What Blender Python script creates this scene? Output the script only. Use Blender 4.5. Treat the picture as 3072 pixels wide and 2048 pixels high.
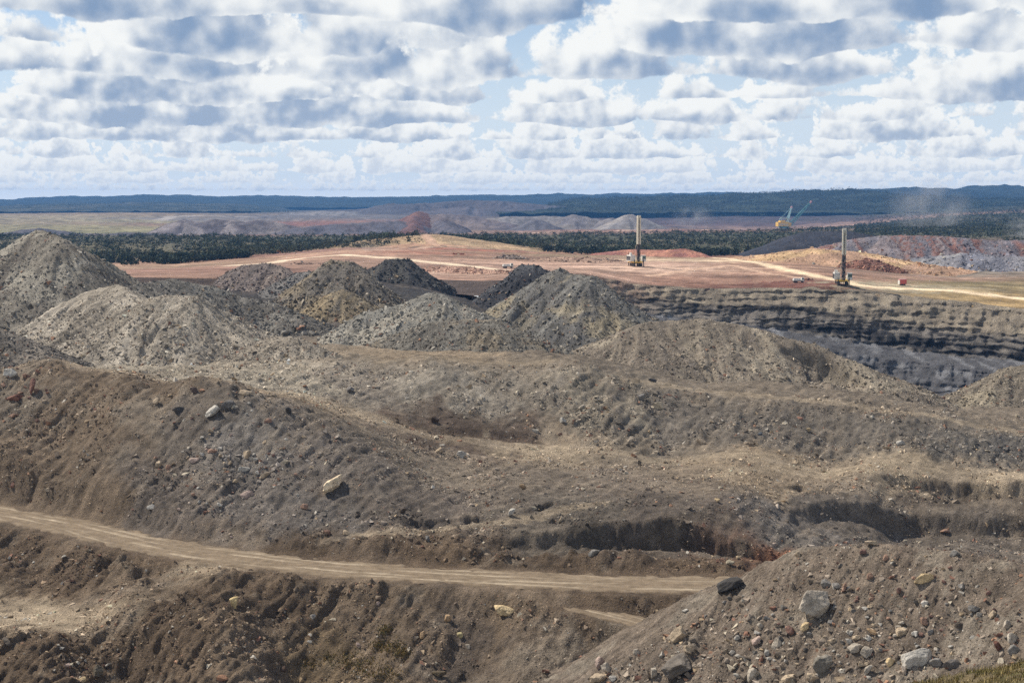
import bpy, math, random
import numpy as np
sc = bpy.context.scene
for o in list(bpy.data.objects): bpy.data.objects.remove(o)
R = math.radians
# ---------------------------------------------------------------- camera
F = 4267.0; CX, CY = 1536.0, 1024.0; HOR = 610.0
PITCH = math.atan((CY - HOR) / F)
CAMZ = 60.0
cam = bpy.data.cameras.new('camera'); cam.lens = 50.0; cam.sensor_width = 36.0
cam.clip_start = 1.0; cam.clip_end = 60000.0
cob = bpy.data.objects.new('camera', cam); sc.collection.objects.link(cob)
cob.location = (0, 0, CAMZ); cob.rotation_euler = (math.pi/2 - PITCH, 0, 0)
sc.camera = cob
# ---------------------------------------------------------------- sky
SUN = np.array([-0.55, 0.36, 0.755]); SUN /= np.linalg.norm(SUN)
SUN_EL = math.asin(SUN[2]); SUN_AZ = math.atan2(SUN[0], SUN[1])
world = bpy.data.worlds.new('World'); sc.world = world; world.use_nodes = True
world.cycles.sampling_method = 'NONE'
nt = world.node_tree; nt.nodes.clear()
class NB:
    """small helper that writes shader node chains"""
    def __init__(s, nt): s.nt = nt
    def n(s, t, **k):
        x = s.nt.nodes.new(t)
        for a, b in k.items(): setattr(x, a, b)
        return x
    def put(s, sock, v):
        if hasattr(v, 'is_linked') or isinstance(v, bpy.types.NodeSocket): s.nt.links.new(v, sock)
        else: sock.default_value = v
    def m(s, op, a, b=None, c=None, clamp=False):
        x = s.n('ShaderNodeMath', operation=op, use_clamp=clamp)
        s.put(x.inputs[0], a)
        if b is not None: s.put(x.inputs[1], b)
        if c is not None: s.put(x.inputs[2], c)
        return x.outputs[0]
    def vm(s, op, a, b=None, sc=None):
        x = s.n('ShaderNodeVectorMath', operation=op)
        s.put(x.inputs[0], a)
        if b is not None: s.put(x.inputs[1], b)
        if sc is not None: s.put(x.inputs['Scale'], sc)
        return x.outputs['Value'] if op in ('DOT_PRODUCT', 'LENGTH', 'DISTANCE') else x.outputs[0]
    def xyz(s, x, y, z):
        c = s.n('ShaderNodeCombineXYZ')
        for i, v in enumerate((x, y, z)): s.put(c.inputs[i], v)
        return c.outputs[0]
    def sep(s, v):
        c = s.n('ShaderNodeSeparateXYZ'); s.put(c.inputs[0], v); return c.outputs
    def noise(s, vec, scale, detail=4.0, rough=0.55, dim='3D', dist=0.0, lac=2.0):
        x = s.n('ShaderNodeTexNoise', noise_dimensions=dim)
        if vec is not None: s.put(x.inputs['Vector'], vec)
        x.inputs['Scale'].default_value = scale; x.inputs['Detail'].default_value = detail
        x.inputs['Roughness'].default_value = rough; x.inputs['Distortion'].default_value = dist
        x.inputs['Lacunarity'].default_value = lac
        return x.outputs[0]
    def ss(s, v, a, b, lo=0.0, hi=1.0, kind='SMOOTHSTEP'):
        x = s.n('ShaderNodeMapRange', interpolation_type=kind)
        for i, q in enumerate((v, a, b, lo, hi)): s.put(x.inputs[i], q)
        return x.outputs[0]
    def mix(s, f, a, b, blend='MIX'):
        x = s.n('ShaderNodeMix', data_type='RGBA', blend_type=blend)
        s.put(x.inputs[0], f); s.put(x.inputs[6], a); s.put(x.inputs[7], b)
        return x.outputs[2]
B = NB(nt)
sky = B.n('ShaderNodeTexSky', sky_type='NISHITA'); sky.sun_disc = False
sky.sun_elevation = SUN_EL; sky.sun_rotation = SUN_AZ; sky.altitude = 1900; sky.air_density = 1.0
sky.dust_density = 0.6; sky.ozone_density = 2.0
d = B.vm('NORMALIZE', B.n('ShaderNodeTexCoord').outputs['Generated'])
dx, dy, dz = B.sep(d)
az = B.m('ARCTAN2', dx, dy)
hor = B.m('SQRT', B.m('MAXIMUM', B.m('SUBTRACT', 1.0, B.m('MULTIPLY', dz, dz)), 1e-4))
tn = B.m('DIVIDE', B.m('MAXIMUM', dz, 0.0), hor)          # tan of elevation
SEED = 33.0
# banks of cumulus at growing distance (in units of the cloud base height), far to near
SHELLS = [110, 70, 46, 32, 23, 17.8, 14.2, 11.6, 9.6, 8.0, 6.4, 4.4, 2.2]
col = B.mix(B.ss(tn, 0.0, 0.20, 0.94, 0.0), sky.outputs[0], (7.0, 7.9, 8.9, 1))      # pale air low down
col = B.mix(B.ss(tn, 0.0, 0.022, 1.0, 0.0), col, (10.6, 10.8, 10.7, 1))               # bright far cloud bank along the horizon
for k, r in enumerate(SHELLS):
    far = min(1.0, r/50)
    hgt = B.m('MULTIPLY', tn, r)
    arc = B.m('MULTIPLY_ADD', az, r, k*7.31 + SEED)
    cov = B.noise(B.xyz(B.m('MULTIPLY', arc, 0.62), k*1.7, 0.0), 1.0, 2.0, 0.5)       # where this bank stands thick or thin
    thick = B.ss(cov, 0.30, 0.72, 0.35, 1.25)
    hn = B.m('DIVIDE', B.m('SUBTRACT', hgt, B.m('MULTIPLY_ADD', cov, -0.16, 1.08)), thick)   # 0 at base, 1 at usual top
    p = B.xyz(arc, hgt, k*3.7 + 1.3)
    n1 = B.noise(p, 1.5, 8.0, 0.60)
    n2 = B.noise(B.vm('ADD', p, (-0.09, 0.12, 0.0)), 1.5, 3.0, 0.60)
    base = B.ss(hn, -0.16, 0.06, -0.5, 0.0)
    prof = B.m('SUBTRACT', base, B.m('MULTIPLY', B.m('MAXIMUM', hn, 0.0), 0.20))
    dens = B.m('ADD', B.m('ADD', n1, prof), B.m('MULTIPLY_ADD', cov, 0.75, -0.735))
    a = B.ss(dens, 0.0, 0.065)
    relief = B.m('MULTIPLY', B.m('SUBTRACT', n1, n2), 3.8)
    lit = B.m('ADD', B.m('MULTIPLY_ADD', hn, 1.2, 0.16), relief)
    lit = B.m('SUBTRACT', lit, B.m('MULTIPLY', B.m('MAXIMUM', B.m('SUBTRACT', dens, 0.04), 0.0), 1.7))
    lit = B.ss(lit, -0.40, 0.66)
    dark = (1.35+6.0*far, 2.5+5.3*far, 4.4+3.9*far, 1); white = (9.4, 9.5, 9.3, 1)
    c = B.mix(lit, dark, white)
    col = B.mix(a, col, c)
bg = B.n('ShaderNodeBackground'); B.put(bg.inputs[0], col); bg.inputs[1].default_value = 0.094
out = B.n('ShaderNodeOutputWorld'); nt.links.new(bg.outputs[0], out.inputs[0])
sc.view_settings.view_transform = 'Standard'; sc.view_settings.look = 'None'
sun = bpy.data.lights.new('sun', 'SUN'); sun.energy = 5.0; sun.angle = R(0.53); sun.color = (1.0, 0.925, 0.81)
sob = bpy.data.objects.new('sun', sun); sc.collection.objects.link(sob)
from mathutils import Vector
sob.rotation_euler = Vector(SUN).to_track_quat('Z', 'Y').to_euler()
sc.view_settings.exposure = 0.12; sc.view_settings.gamma = 1.0
sc.cycles.use_denoising = False
sc.cycles.max_bounces = 4; sc.cycles.diffuse_bounces = 2; sc.cycles.glossy_bounces = 1
sc.cycles.volume_bounces = 0; sc.cycles.transparent_max_bounces = 8
sc.cycles.volume_max_steps = 64
# ================================================================ helpers
rng = np.random.default_rng(7)
CP, SP = math.cos(PITCH), math.sin(PITCH)
def P(px, py, D):
    """world point D metres in front of the lookout, seen at photo pixel (px, py)"""
    u = (px - CX)/F; v = (CY - py)/F
    t = D/(CP + v*SP)
    return np.array([u*t, D, CAMZ + (v*CP - SP)*t])
def XD(px, D, drop):
    """world point D metres out, drop metres below the lookout, in photo column px"""
    u = (px - CX)/F
    return np.array([u*(D*CP + drop*SP), D, CAMZ - drop])
def PW(p, D):
    return P(p[0], p[1], D)
_tab = np.random.default_rng(3).random(65536).astype(np.float32)
def _h(i, j, seed):
    n = (i.astype(np.int64)*73856093 ^ j.astype(np.int64)*19349663 ^ (seed*83492791 + 1013)) 
    n = (n ^ (n >> 13))*1274126177
    return ((n ^ (n >> 16)) & 65535)
_ga = _tab*2*np.pi; _gx = np.cos(_ga); _gy = np.sin(_ga)
def perlin(x, y, seed=0):
    i = np.floor(x); j = np.floor(y); fx = x - i; fy = y - j
    u = fx*fx*fx*(fx*(fx*6 - 15) + 10); v = fy*fy*fy*(fy*(fy*6 - 15) + 10)
    def g(a, b):
        h = _h(i + a, j + b, seed); return _gx[h]*(fx - a) + _gy[h]*(fy - b)
    a = g(0, 0); b = g(1, 0); c = g(0, 1); d_ = g(1, 1)
    p = a + u*(b - a); q = c + u*(d_ - c)
    return (p + v*(q - p))*1.5
def fbm(x, y, o=4, seed=0, gain=0.5, billow=False):
    s = np.zeros_like(x, dtype=np.float64); a = 1.0; f = 1.0
    for k in range(o):
        n = perlin(x*f + 17.3*k, y*f - 9.1*k, seed + k)
        s += a*((np.abs(n)*2 - 0.5) if billow else n); a *= gain; f *= 2.03
    return s
def sstep(x, a, b):
    t = np.clip((x - a)/(b - a), 0, 1); return t*t*(3 - 2*t)
def lin(c):
    c = np.asarray(c, float)/255.0
    return np.where(c <= 0.04045, c/12.92, ((c + 0.055)/1.055)**2.4)
ALB = 1.0
def alb(c, sat=0.93):
    v = lin(c)*ALB; g = v@np.array([0.25, 0.6, 0.15]); return g + (v - g)*sat
coll = sc.collection
def setp(o, label=None, cat=None, group=None, kind=None):
    if label: o['label'] = label
    if cat: o['category'] = cat
    if group: o['group'] = group
    if kind: o['kind'] = kind
    return o
def mesh_np(name, V, Fc, mat, cols=None, smooth=True, link=True, parent=None):
    """V (n,3), Fc (m,3) or (m,4) index arrays"""
    me = bpy.data.meshes.new(name)
    V = np.asarray(V, np.float32); Fc = np.asarray(Fc, np.int32); k = Fc.shape[1]
    me.vertices.add(len(V)); me.vertices.foreach_set('co', V.ravel())
    me.loops.add(Fc.size); me.loops.foreach_set('vertex_index', Fc.ravel())
    me.polygons.add(len(Fc)); me.polygons.foreach_set('loop_start', np.arange(0, Fc.size, k, dtype=np.int32))
    me.polygons.foreach_set('use_smooth', np.full(len(Fc), smooth, dtype=bool))
    me.update(calc_edges=True)
    if cols is not None:
        at = me.color_attributes.new('tint', 'FLOAT_COLOR', 'POINT')
        c4 = np.ones((len(V), 4), np.float32); c4[:, :3] = cols
        at.data.foreach_set('color', c4.ravel())
    if mat is not None: me.materials.append(mat)
    if not link: return me
    o = bpy.data.objects.new(name, me); coll.objects.link(o)
    if parent: o.parent = parent
    return o
def grid_faces(nr, nc, keep=None):
    i = np.arange(nr*nc).reshape(nr, nc)
    q = np.stack([i[:-1, :-1], i[:-1, 1:], i[1:, 1:], i[1:, :-1]], -1).reshape(-1, 4)
    if keep is not None: q = q[keep[q].any(1)]
    return q
def compact(V, Fc, *arrs):
    used = np.zeros(len(V), bool); used[Fc.ravel()] = True
    m = np.cumsum(used) - 1
    return [V[used], m[Fc]] + [a[used] for a in arrs]

# ---------------------------------------------------------------- materials
def soil_mat(name, scale=1.0, bump=0.5, speck=0.5, rough=0.95, contrast=1.0):
    m = bpy.data.materials.new(name); m.use_nodes = True
    t = m.node_tree; b = NB(t); bs = t.nodes['Principled BSDF']
    at = b.n('ShaderNodeAttribute', attribute_name='tint').outputs['Color']
    co = b.n('ShaderNodeNewGeometry').outputs['Position']
    n1 = b.noise(co, 0.55/scale, 6, 0.62)
    n2 = b.noise(co, 4.0/scale, 4, 0.7)
    vo = b.n('ShaderNodeTexVoronoi', feature='F1'); b.put(vo.inputs['Vector'], co); vo.inputs['Scale'].default_value = 2.6/scale
    vd, vc = vo.outputs['Distance'], vo.outputs['Color']
    r_, g_, b_ = [x for x in b.sep(vc)]
    f = b.ss(n1, 0.28, 0.72, 1 - 0.36*contrast, 1 + 0.36*contrast, 'LINEAR')
    f = b.m('MULTIPLY', f, b.ss(n2, 0.25, 0.75, 1 - 0.30*contrast, 1 + 0.30*contrast, 'LINEAR'))
    peb = b.m('MULTIPLY', b.ss(r_, 0.70 - 0.35*speck, 0.85), b.ss(vd, 0.22, 0.34, 1.0, 0.0))       # scattered pebbles
    f = b.m('MULTIPLY', f, b.m('MULTIPLY_ADD', peb, b.ss(g_, 0, 1, -0.5, 1.3*speck + 0.3, 'LINEAR'), 1.0))
    c = b.vm('SCALE', at, sc=f)
    c = b.mix(b.m('MULTIPLY', peb, b.m('MULTIPLY', b_, 0.5)), c, b.mix(0.5, c, (0.42, 0.30, 0.19, 1)))
    b.put(bs.inputs['Base Color'], c)
    bs.inputs['Roughness'].default_value = rough; bs.inputs['Specular IOR Level'].default_value = 0.15
    h = b.m('ADD', b.m('MULTIPLY', n2, 0.8), b.m('ADD', b.m('MULTIPLY', peb, 0.5), b.m('MULTIPLY', n1, 1.2)))
    bu = b.n('ShaderNodeBump'); b.put(bu.inputs['Height'], h); bu.inputs['Strength'].default_value = bump
    bu.inputs['Distance'].default_value = 0.5*scale
    t.links.new(bu.outputs[0], bs.inputs['Normal'])
    return m
def rock_mat(name, scale=1.0, bump=0.6, src='GEOMETRY'):
    m = bpy.data.materials.new(name); m.use_nodes = True
    t = m.node_tree; b = NB(t); bs = t.nodes['Principled BSDF']
    at = b.n('ShaderNodeAttribute', attribute_name='tint', attribute_type=src).outputs['Color']
    co = b.n('ShaderNodeNewGeometry').outputs['Position']
    n1 = b.noise(co, 1.6/scale, 5, 0.65); n2 = b.noise(co, 9.0/scale, 3, 0.7)
    f = b.m('MULTIPLY', b.ss(n1, 0.3, 0.7, 0.62, 1.3, 'LINEAR'), b.ss(n2, 0.3, 0.7, 0.8, 1.2, 'LINEAR'))
    b.put(bs.inputs['Base Color'], b.vm('SCALE', at, sc=f))
    bs.inputs['Roughness'].default_value = 0.9; bs.inputs['Specular IOR Level'].default_value = 0.2
    bu = b.n('ShaderNodeBump'); b.put(bu.inputs['Height'], b.m('ADD', n1, b.m('MULTIPLY', n2, 0.4)))
    bu.inputs['Strength'].default_value = bump; bu.inputs['Distance'].default_value = 0.25*scale
    t.links.new(bu.outputs[0], bs.inputs['Normal'])
    return m
def paint_mat(name, col, rough=0.6, metal=0.0, grime=0.25):
    m = bpy.data.materials.new(name); m.use_nodes = True
    t = m.node_tree; b = NB(t); bs = t.nodes['Principled BSDF']
    co = b.n('ShaderNodeNewGeometry').outputs['Position']
    n1 = b.noise(co, 0.8, 5, 0.65)
    c = b.mix(b.ss(n1, 0.42, 0.75, 0.0, grime), (*col, 1), (0.22, 0.16, 0.11, 1))
    b.put(bs.inputs['Base Color'], c); bs.inputs['Roughness'].default_value = rough; bs.inputs['Metallic'].default_value = metal
    return m
M_GROUND = soil_mat('spoil_soil', 0.8, 1.0, 0.8, contrast=1.25)
M_HEAP = soil_mat('heap_soil', 1.1, 0.8, 1.0)
M_FAR = soil_mat('bench_soil', 4.0, 0.5, 0.3)
M_PLAIN = soil_mat('plain_soil', 12.0, 0.5, 0.2)
M_ROAD = soil_mat('road_dirt', 0.5, 0.3, 0.3, contrast=0.7)
M_ROCK = rock_mat('boulder_stone', 1.0)
M_GRAVEL = rock_mat('gravel_stone', 0.6, 0.3, 'INSTANCER')

# ---------------------------------------------------------------- smooth surfaces through measured points
class TPS:
    KS, KV = 6.0, 2.2
    def __init__(s, pts, lam=2e-4, v0=3.5, v1=9.8, s0=-0.9, s1=0.9, n=(300, 240)):
        pts = np.array(pts, float)
        A = np.stack([pts[:, 0]/pts[:, 1]*s.KS, np.log(pts[:, 1])*s.KV], 1); z = pts[:, 2]
        N = len(A); K = s.k(np.linalg.norm(A[:, None] - A[None], axis=2)) + lam*np.eye(N)
        Pm = np.c_[np.ones(N), A]
        M = np.zeros((N + 3, N + 3)); M[:N, :N] = K; M[:N, N:] = Pm; M[N:, :N] = Pm.T
        w = np.linalg.solve(M, np.r_[z, 0, 0, 0])
        s.sv = np.linspace(s0, s1, n[1]); s.vv = np.linspace(v0, v1, n[0])
        G = np.stack(np.meshgrid(s.sv*s.KS, s.vv*s.KV), -1).reshape(-1, 2)
        out = np.empty(len(G))
        for c in range(0, len(G), 8000):
            g = G[c:c + 8000]; r = np.linalg.norm(g[:, None] - A[None], axis=2)
            out[c:c + 8000] = s.k(r) @ w[:N] + w[N] + g @ w[N + 1:]
        s.g = out.reshape(n)
    @staticmethod
    def k(r): return np.where(r > 0, r*r*np.log(np.maximum(r, 1e-9)), 0.0)
    def __call__(s, x, y):
        a = (np.clip(x/y, s.sv[0], s.sv[-1]) - s.sv[0])/(s.sv[1] - s.sv[0]); b = (np.clip(np.log(y), s.vv[0], s.vv[-1]) - s.vv[0])/(s.vv[1] - s.vv[0])
        i = np.clip(a.astype(int), 0, len(s.sv) - 2); j = np.clip(b.astype(int), 0, len(s.vv) - 2)
        fa = a - i; fb = b - j; g = s.g
        return (g[j, i]*(1 - fa) + g[j, i + 1]*fa)*(1 - fb) + (g[j + 1, i]*(1 - fa) + g[j + 1, i + 1]*fa)*fb
def polydist(x, y, pl):
    """distance to a polyline, value index t along it, and side (+1 = towards the lookout)"""
    best = np.full(x.shape, 1e18); tt = np.zeros(x.shape); side = np.ones(x.shape)
    for k in range(len(pl) - 1):
        ax, ay = pl[k][:2]; bx, by = pl[k + 1][:2]
        ex, ey = bx - ax, by - ay; L2 = ex*ex + ey*ey
        t = np.clip(((x - ax)*ex + (y - ay)*ey)/L2, 0, 1)
        qx = x - ax - t*ex; qy = y - ay - t*ey; d2 = qx*qx + qy*qy
        m = d2 < best
        best = np.where(m, d2, best); tt = np.where(m, k + t, tt)
        side = np.where(m, -np.sign(ex*qy - ey*qx), side)
    return np.sqrt(best), tt, side
def along(tt, vals):
    return np.interp(tt, np.arange(len(vals)), vals)
def idw(x, y, pts, cols, power=3.0, warp=0.05, wsc=1.0, seed=50):
    """patchwork of soil colours around measured points"""
    s = x/y*6.0; v = np.log(y)*3.0
    s = s + warp*6*fbm(x/(y*0.05*wsc), np.log(y)*20/wsc, 4, seed, 0.6); v = v + warp*3*fbm(x/(y*0.05*wsc) + 40, np.log(y)*20/wsc, 4, seed + 9, 0.6)
    num = np.zeros(x.shape + (3,)); den = np.zeros(x.shape)
    for (px_, py_), c in zip(pts, cols):
        d2 = (s - px_/py_*6.0)**2 + (v - math.log(py_)*3.0)**2
        w = 1.0/(d2 + 2e-4)**(power/2 + 0.5); num += w[..., None]*c; den += w
    return num/den[..., None]
# ================================================================ near ground: dumped and graded spoil
ROADC = [(-420, 1480), (-200, 1505), (0, 1538), (196, 1574), (392, 1620), (588, 1655), (784, 1680), (1000, 1704), (1300, 1723), (1567, 1737), (1829, 1747), (2170, 1752)]
ROAD = [P(a, b, 40*F/(b - HOR)) for a, b in ROADC] + [XD(2600, 148, 40.6), XD(3200, 146, 41.5)]
BRANCH = [P(a, b, dr*F/(b - HOR)) for a, b, dr in [(1330, 1727, 40.0), (1400, 1738, 40.1), (1500, 1757, 40.3), (1600, 1785, 40.6), (1720, 1815, 40.9), (1850, 1848, 41.2), (1990, 1882, 41.5), (2180, 1925, 42.2)]]
near_px = [  # photo column, photo row, metres out
 (0,2048,134),(400,2048,135),(900,2048,138),(1400,2048,138),(1800,2048,136),(900,1880,144),(1400,1930,142),(400,1940,139),(1150,1880,143.5),
 (-300,1905,141),(0,1905,141),(150,1887,141),(400,1830,143),(560,1790,145),(700,1732,149),(900,1715,152),(1150,1725,151),(1300,1768,149),(1500,1815,146),(1700,1850,143),(1850,1890,141),
 (130,1860,150),(0,1850,151),(300,1850,148),(480,1745,155),(400,1725,160),(0,1650,172),(0,1720,163),(0,1800,155),(200,1690,164),(200,1780,156),(-300,1850,151),(-300,1650,172),
 (1700,1800,148),(1960,1872,140),(2100,1830,144),
 (-300,1440,192),(0,1470,186),(250,1540,176),(500,1585,168),(800,1605,166),(1000,1615,166),(1250,1640,163),(1600,1690,159),(2000,1695,158),(2250,1690,157),
 (-300,1300,205),(200,1300,200),(500,1400,186),(750,1420,183),(1000,1440,181),(60,1250,204),
 (-300,1150,218),(-100,1130,218),(60,1118,216),(170,1087,215),(390,1150,206),(600,1155,203),(730,1185,200),(840,1215,197),(1005,1295,192),(1120,1400,183),(1200,1500,176),
 (300,1110,228),(560,1168,218),(800,1180,222),(900,1185,226),(1000,1220,222),(1100,1255,221),(1300,1290,224),(1500,1305,226),(1700,1318,228),(2000,1340,230),(2500,1388,224),(3072,1412,222),(3500,1425,222),
 (1300,1400,200),(1500,1450,190),(1400,1540,174),(1700,1540,174),(1800,1430,197),(2100,1450,193),(2000,1540,174),(2200,1500,182),(2300,1400,212),
 (2600,1440,207),(2700,1430,213),(3072,1440,212),(3400,1450,212),(2500,1500,196),(2700,1500,205),(3072,1530,200),(2500,1580,184),(2700,1600,193),(3072,1640,186),(3400,1640,186),(2400,1628,174),(2200,1608,171.5),(2330,1648,170),(2600,1650,172),(2900,1660,175),
 (700,1125,238),(900,1110,245),(1050,1100,250),(1300,1085,252),(1700,1092,254),(1800,1120,254),(2000,1172,253),(2300,1203,251),(2500,1218,250),(2650,1240,247),(2800,1262,244),(3072,1312,240),(3400,1340,238)]
near_dr = [  # photo column, metres below the lookout, metres out (ground the camera does not see)
 (170,27,232),(0,28,235),(2700,43.5,160),(3200,43,162),(1300,29,275),(1700,30,280),(2000,34,280),(2300,35.5,280),(2600,37,275),(3072,40.5,280),(3500,41,280),(500,29.5,245),(200,29,250),(0,29.5,250),(-300,30,250),
 (500,30.5,290),(0,30,300),(900,30,300),(1300,31,320),(1700,33,320),(-400,30,300),
 (0,31,400),(500,30,400),(700,28,450),(1000,29,420),(1250,28.7,460),(1400,29.5,440),(1500,33,420),(1700,45,400),(1900,62,400),(2200,72,400),(2700,74,400),(3072,74,400),(3500,74,400),
 (2200,60,335),(2700,58,330),(3072,55,330),(3500,55,330),(1700,50,480),(2000,72,520),(2700,76,540),(3400,76,540),(1250,30,540),(500,31,540),(0,32,540),(-400,32,540),(1500,40,500),(-400,31,400)]
for D_, dr in ((60, 49), (100, 48.5), (124, 47.8)):
    near_dr += [(a, dr, D_) for a in range(-600, 3900, 500)]
near_pts = [P(*a) for a in near_px] + [XD(a, c, b) for a, b, c in near_dr] + [p for p in ROAD] + [p for p in BRANCH[2:]]
T_NEAR = TPS(near_pts, v1=6.6)
SCARPS = [  # edge line, height of the drop, width of the face, how far the cut reaches
 ([(1280,1648,163),(1400,1622,165),(1550,1595,168),(1700,1578,170),(1900,1560,171),(2010,1545,173),(2090,1570,172.3),(2200,1612,170.6),(2350,1658,168.6)], [0,0.6,1.3,2.0,3.5,4.6,4.7,3.8,1.2], 2.3, 6.5, 3),
 ([(2560,1445,209),(2680,1432,214),(2800,1436,214),(2950,1440,213),(3200,1450,212)], [0,1.2,1.8,2.3,2.3], 1.7, 5, 4),
 ([(2230,1545,183),(2350,1520,188),(2480,1492,196),(2600,1498,199),(2750,1508,202),(2950,1525,200),(3250,1545,198)], [0,1.2,2.2,2.4,2.6,2.8,2.8], 2.4, 9, 7),
 ([(1110,1230,225),(1250,1252,226),(1400,1268,227),(1550,1286,228),(1690,1306,229)], [0,0.6,0.9,0.8,0], 1.8, 2.6, 2.0),
 ([(1180,1545,171),(1260,1552,171),(1330,1545,172.5),(1440,1537,174),(1475,1552,172)], [0,0.8,0.3,0.9,0], 0.7, 1.6, 1.6),
 ([(1560,1530,175),(1620,1500,179),(1680,1488,181)], [0,0.9,0], 0.6, 1.2, 1.2),
 ([(2330,1455,199),(2400,1440,203),(2440,1450,202)], [0,1.2,0], 0.8, 2.5, 2.5),
]
SCARPS = [([P(*q) for q in a], h, w, L, L2) for a, h, w, L, L2 in SCARPS]
BERMS = [  # crest line on the ground, height, half width
 ([(330,1598,166.5),(600,1640,162.5),(900,1655,162),(1200,1672,160),(1500,1690,158),(1800,1700,157),(2200,1705,156)], [0.3,1.3,1.6,1.6,1.5,1.4,1.0], 3.6),
 ([(1660,1768,148.2),(1900,1775,147.5),(2150,1790,146)], [0.3,0.8,0.9], 3.0),
 ([(640,1728,150.5),(760,1738,150),(880,1740,150),(1000,1748,149.6),(1180,1758,149),(1330,1775,148.5),(1480,1798,147.6)], [0.3,0.9,0.9,0.7,0.8,0.9,0.4], 1.9),
 ([(330,1790,155),(372,1745,157),(440,1790,153)], [0.8,2.2,0.4], 4.2),
 ([(480,1720,159),(560,1715,158)], [1.0,0.8], 3.0),
 ([(-50,1640,176),(120,1640,170),(260,1670,165),(420,1690,161)], [1.3,1.1,1.1,0.5], 3.2),
 ([(450,1150,207),(560,1140,206),(690,1170,203)], [0.5,1.4,0.3], 5.0),
 ([(620,1190,201),(700,1195,199.5),(810,1225,197)], [0.2,1.6,0.3], 4.0),
 ([(2050,1318,232),(2105,1315,232),(2160,1325,231)], [0,0.9,0], 2.2),
 ([(2700,1375,224),(2760,1365,225),(2820,1378,224)], [0,1.1,0], 2.4),
]
BERMS = [([P(*q) for q in a], h, w) for a, h, w in BERMS]
TRACKS = [  # worn pale tracks: line, half width, strength
 ([(230,1090,222),(400,1125,219),(560,1165,217),(800,1180,222),(1000,1205,222.5)], 2.6),
 ([(900,1185,226),(1100,1250,222),(1300,1295,222),(1500,1312,222),(1800,1330,222),(2100,1352,220),(2500,1405,216),(2800,1412,217),(3200,1425,217)], 3.0),
 ([(1880,1150,256),(2000,1165,257),(2200,1188,256),(2400,1203,254),(2600,1226,251),(2750,1242,249),(2900,1272,246),(3100,1310,243)], 2.0),
 ([(1150,1085,256),(1300,1078,258),(1500,1076,260),(1650,1082,259)], 1.8),
 ([(1000,1620,165),(1150,1625,165),(1250,1600,168),(1500,1570,171),(1800,1520,178)], 1.3),
 ([(2100,1440,200),(2300,1400,212),(2500,1400,214)], 2.0),
 ([(-100,1860,150.5),(130,1862,149.5),(330,1850,147)], 2.2),
 ([(560,1712,155.5),(640,1712,156)], 1.6),
]
TRACKS = [([P(*q) for q in a], w) for a, w in TRACKS]
brown, dkbrown, gray, ltgray, tan, dust = (118,102,84), (102,86,69), (138,128,112), (164,153,135), (145,128,106), (163,146,122)
coal, rust, bluegray, ochre, brgray = (60,58,58), (128,78,50), (122,115,107), (138,116,82), (124,112,97)
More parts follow.
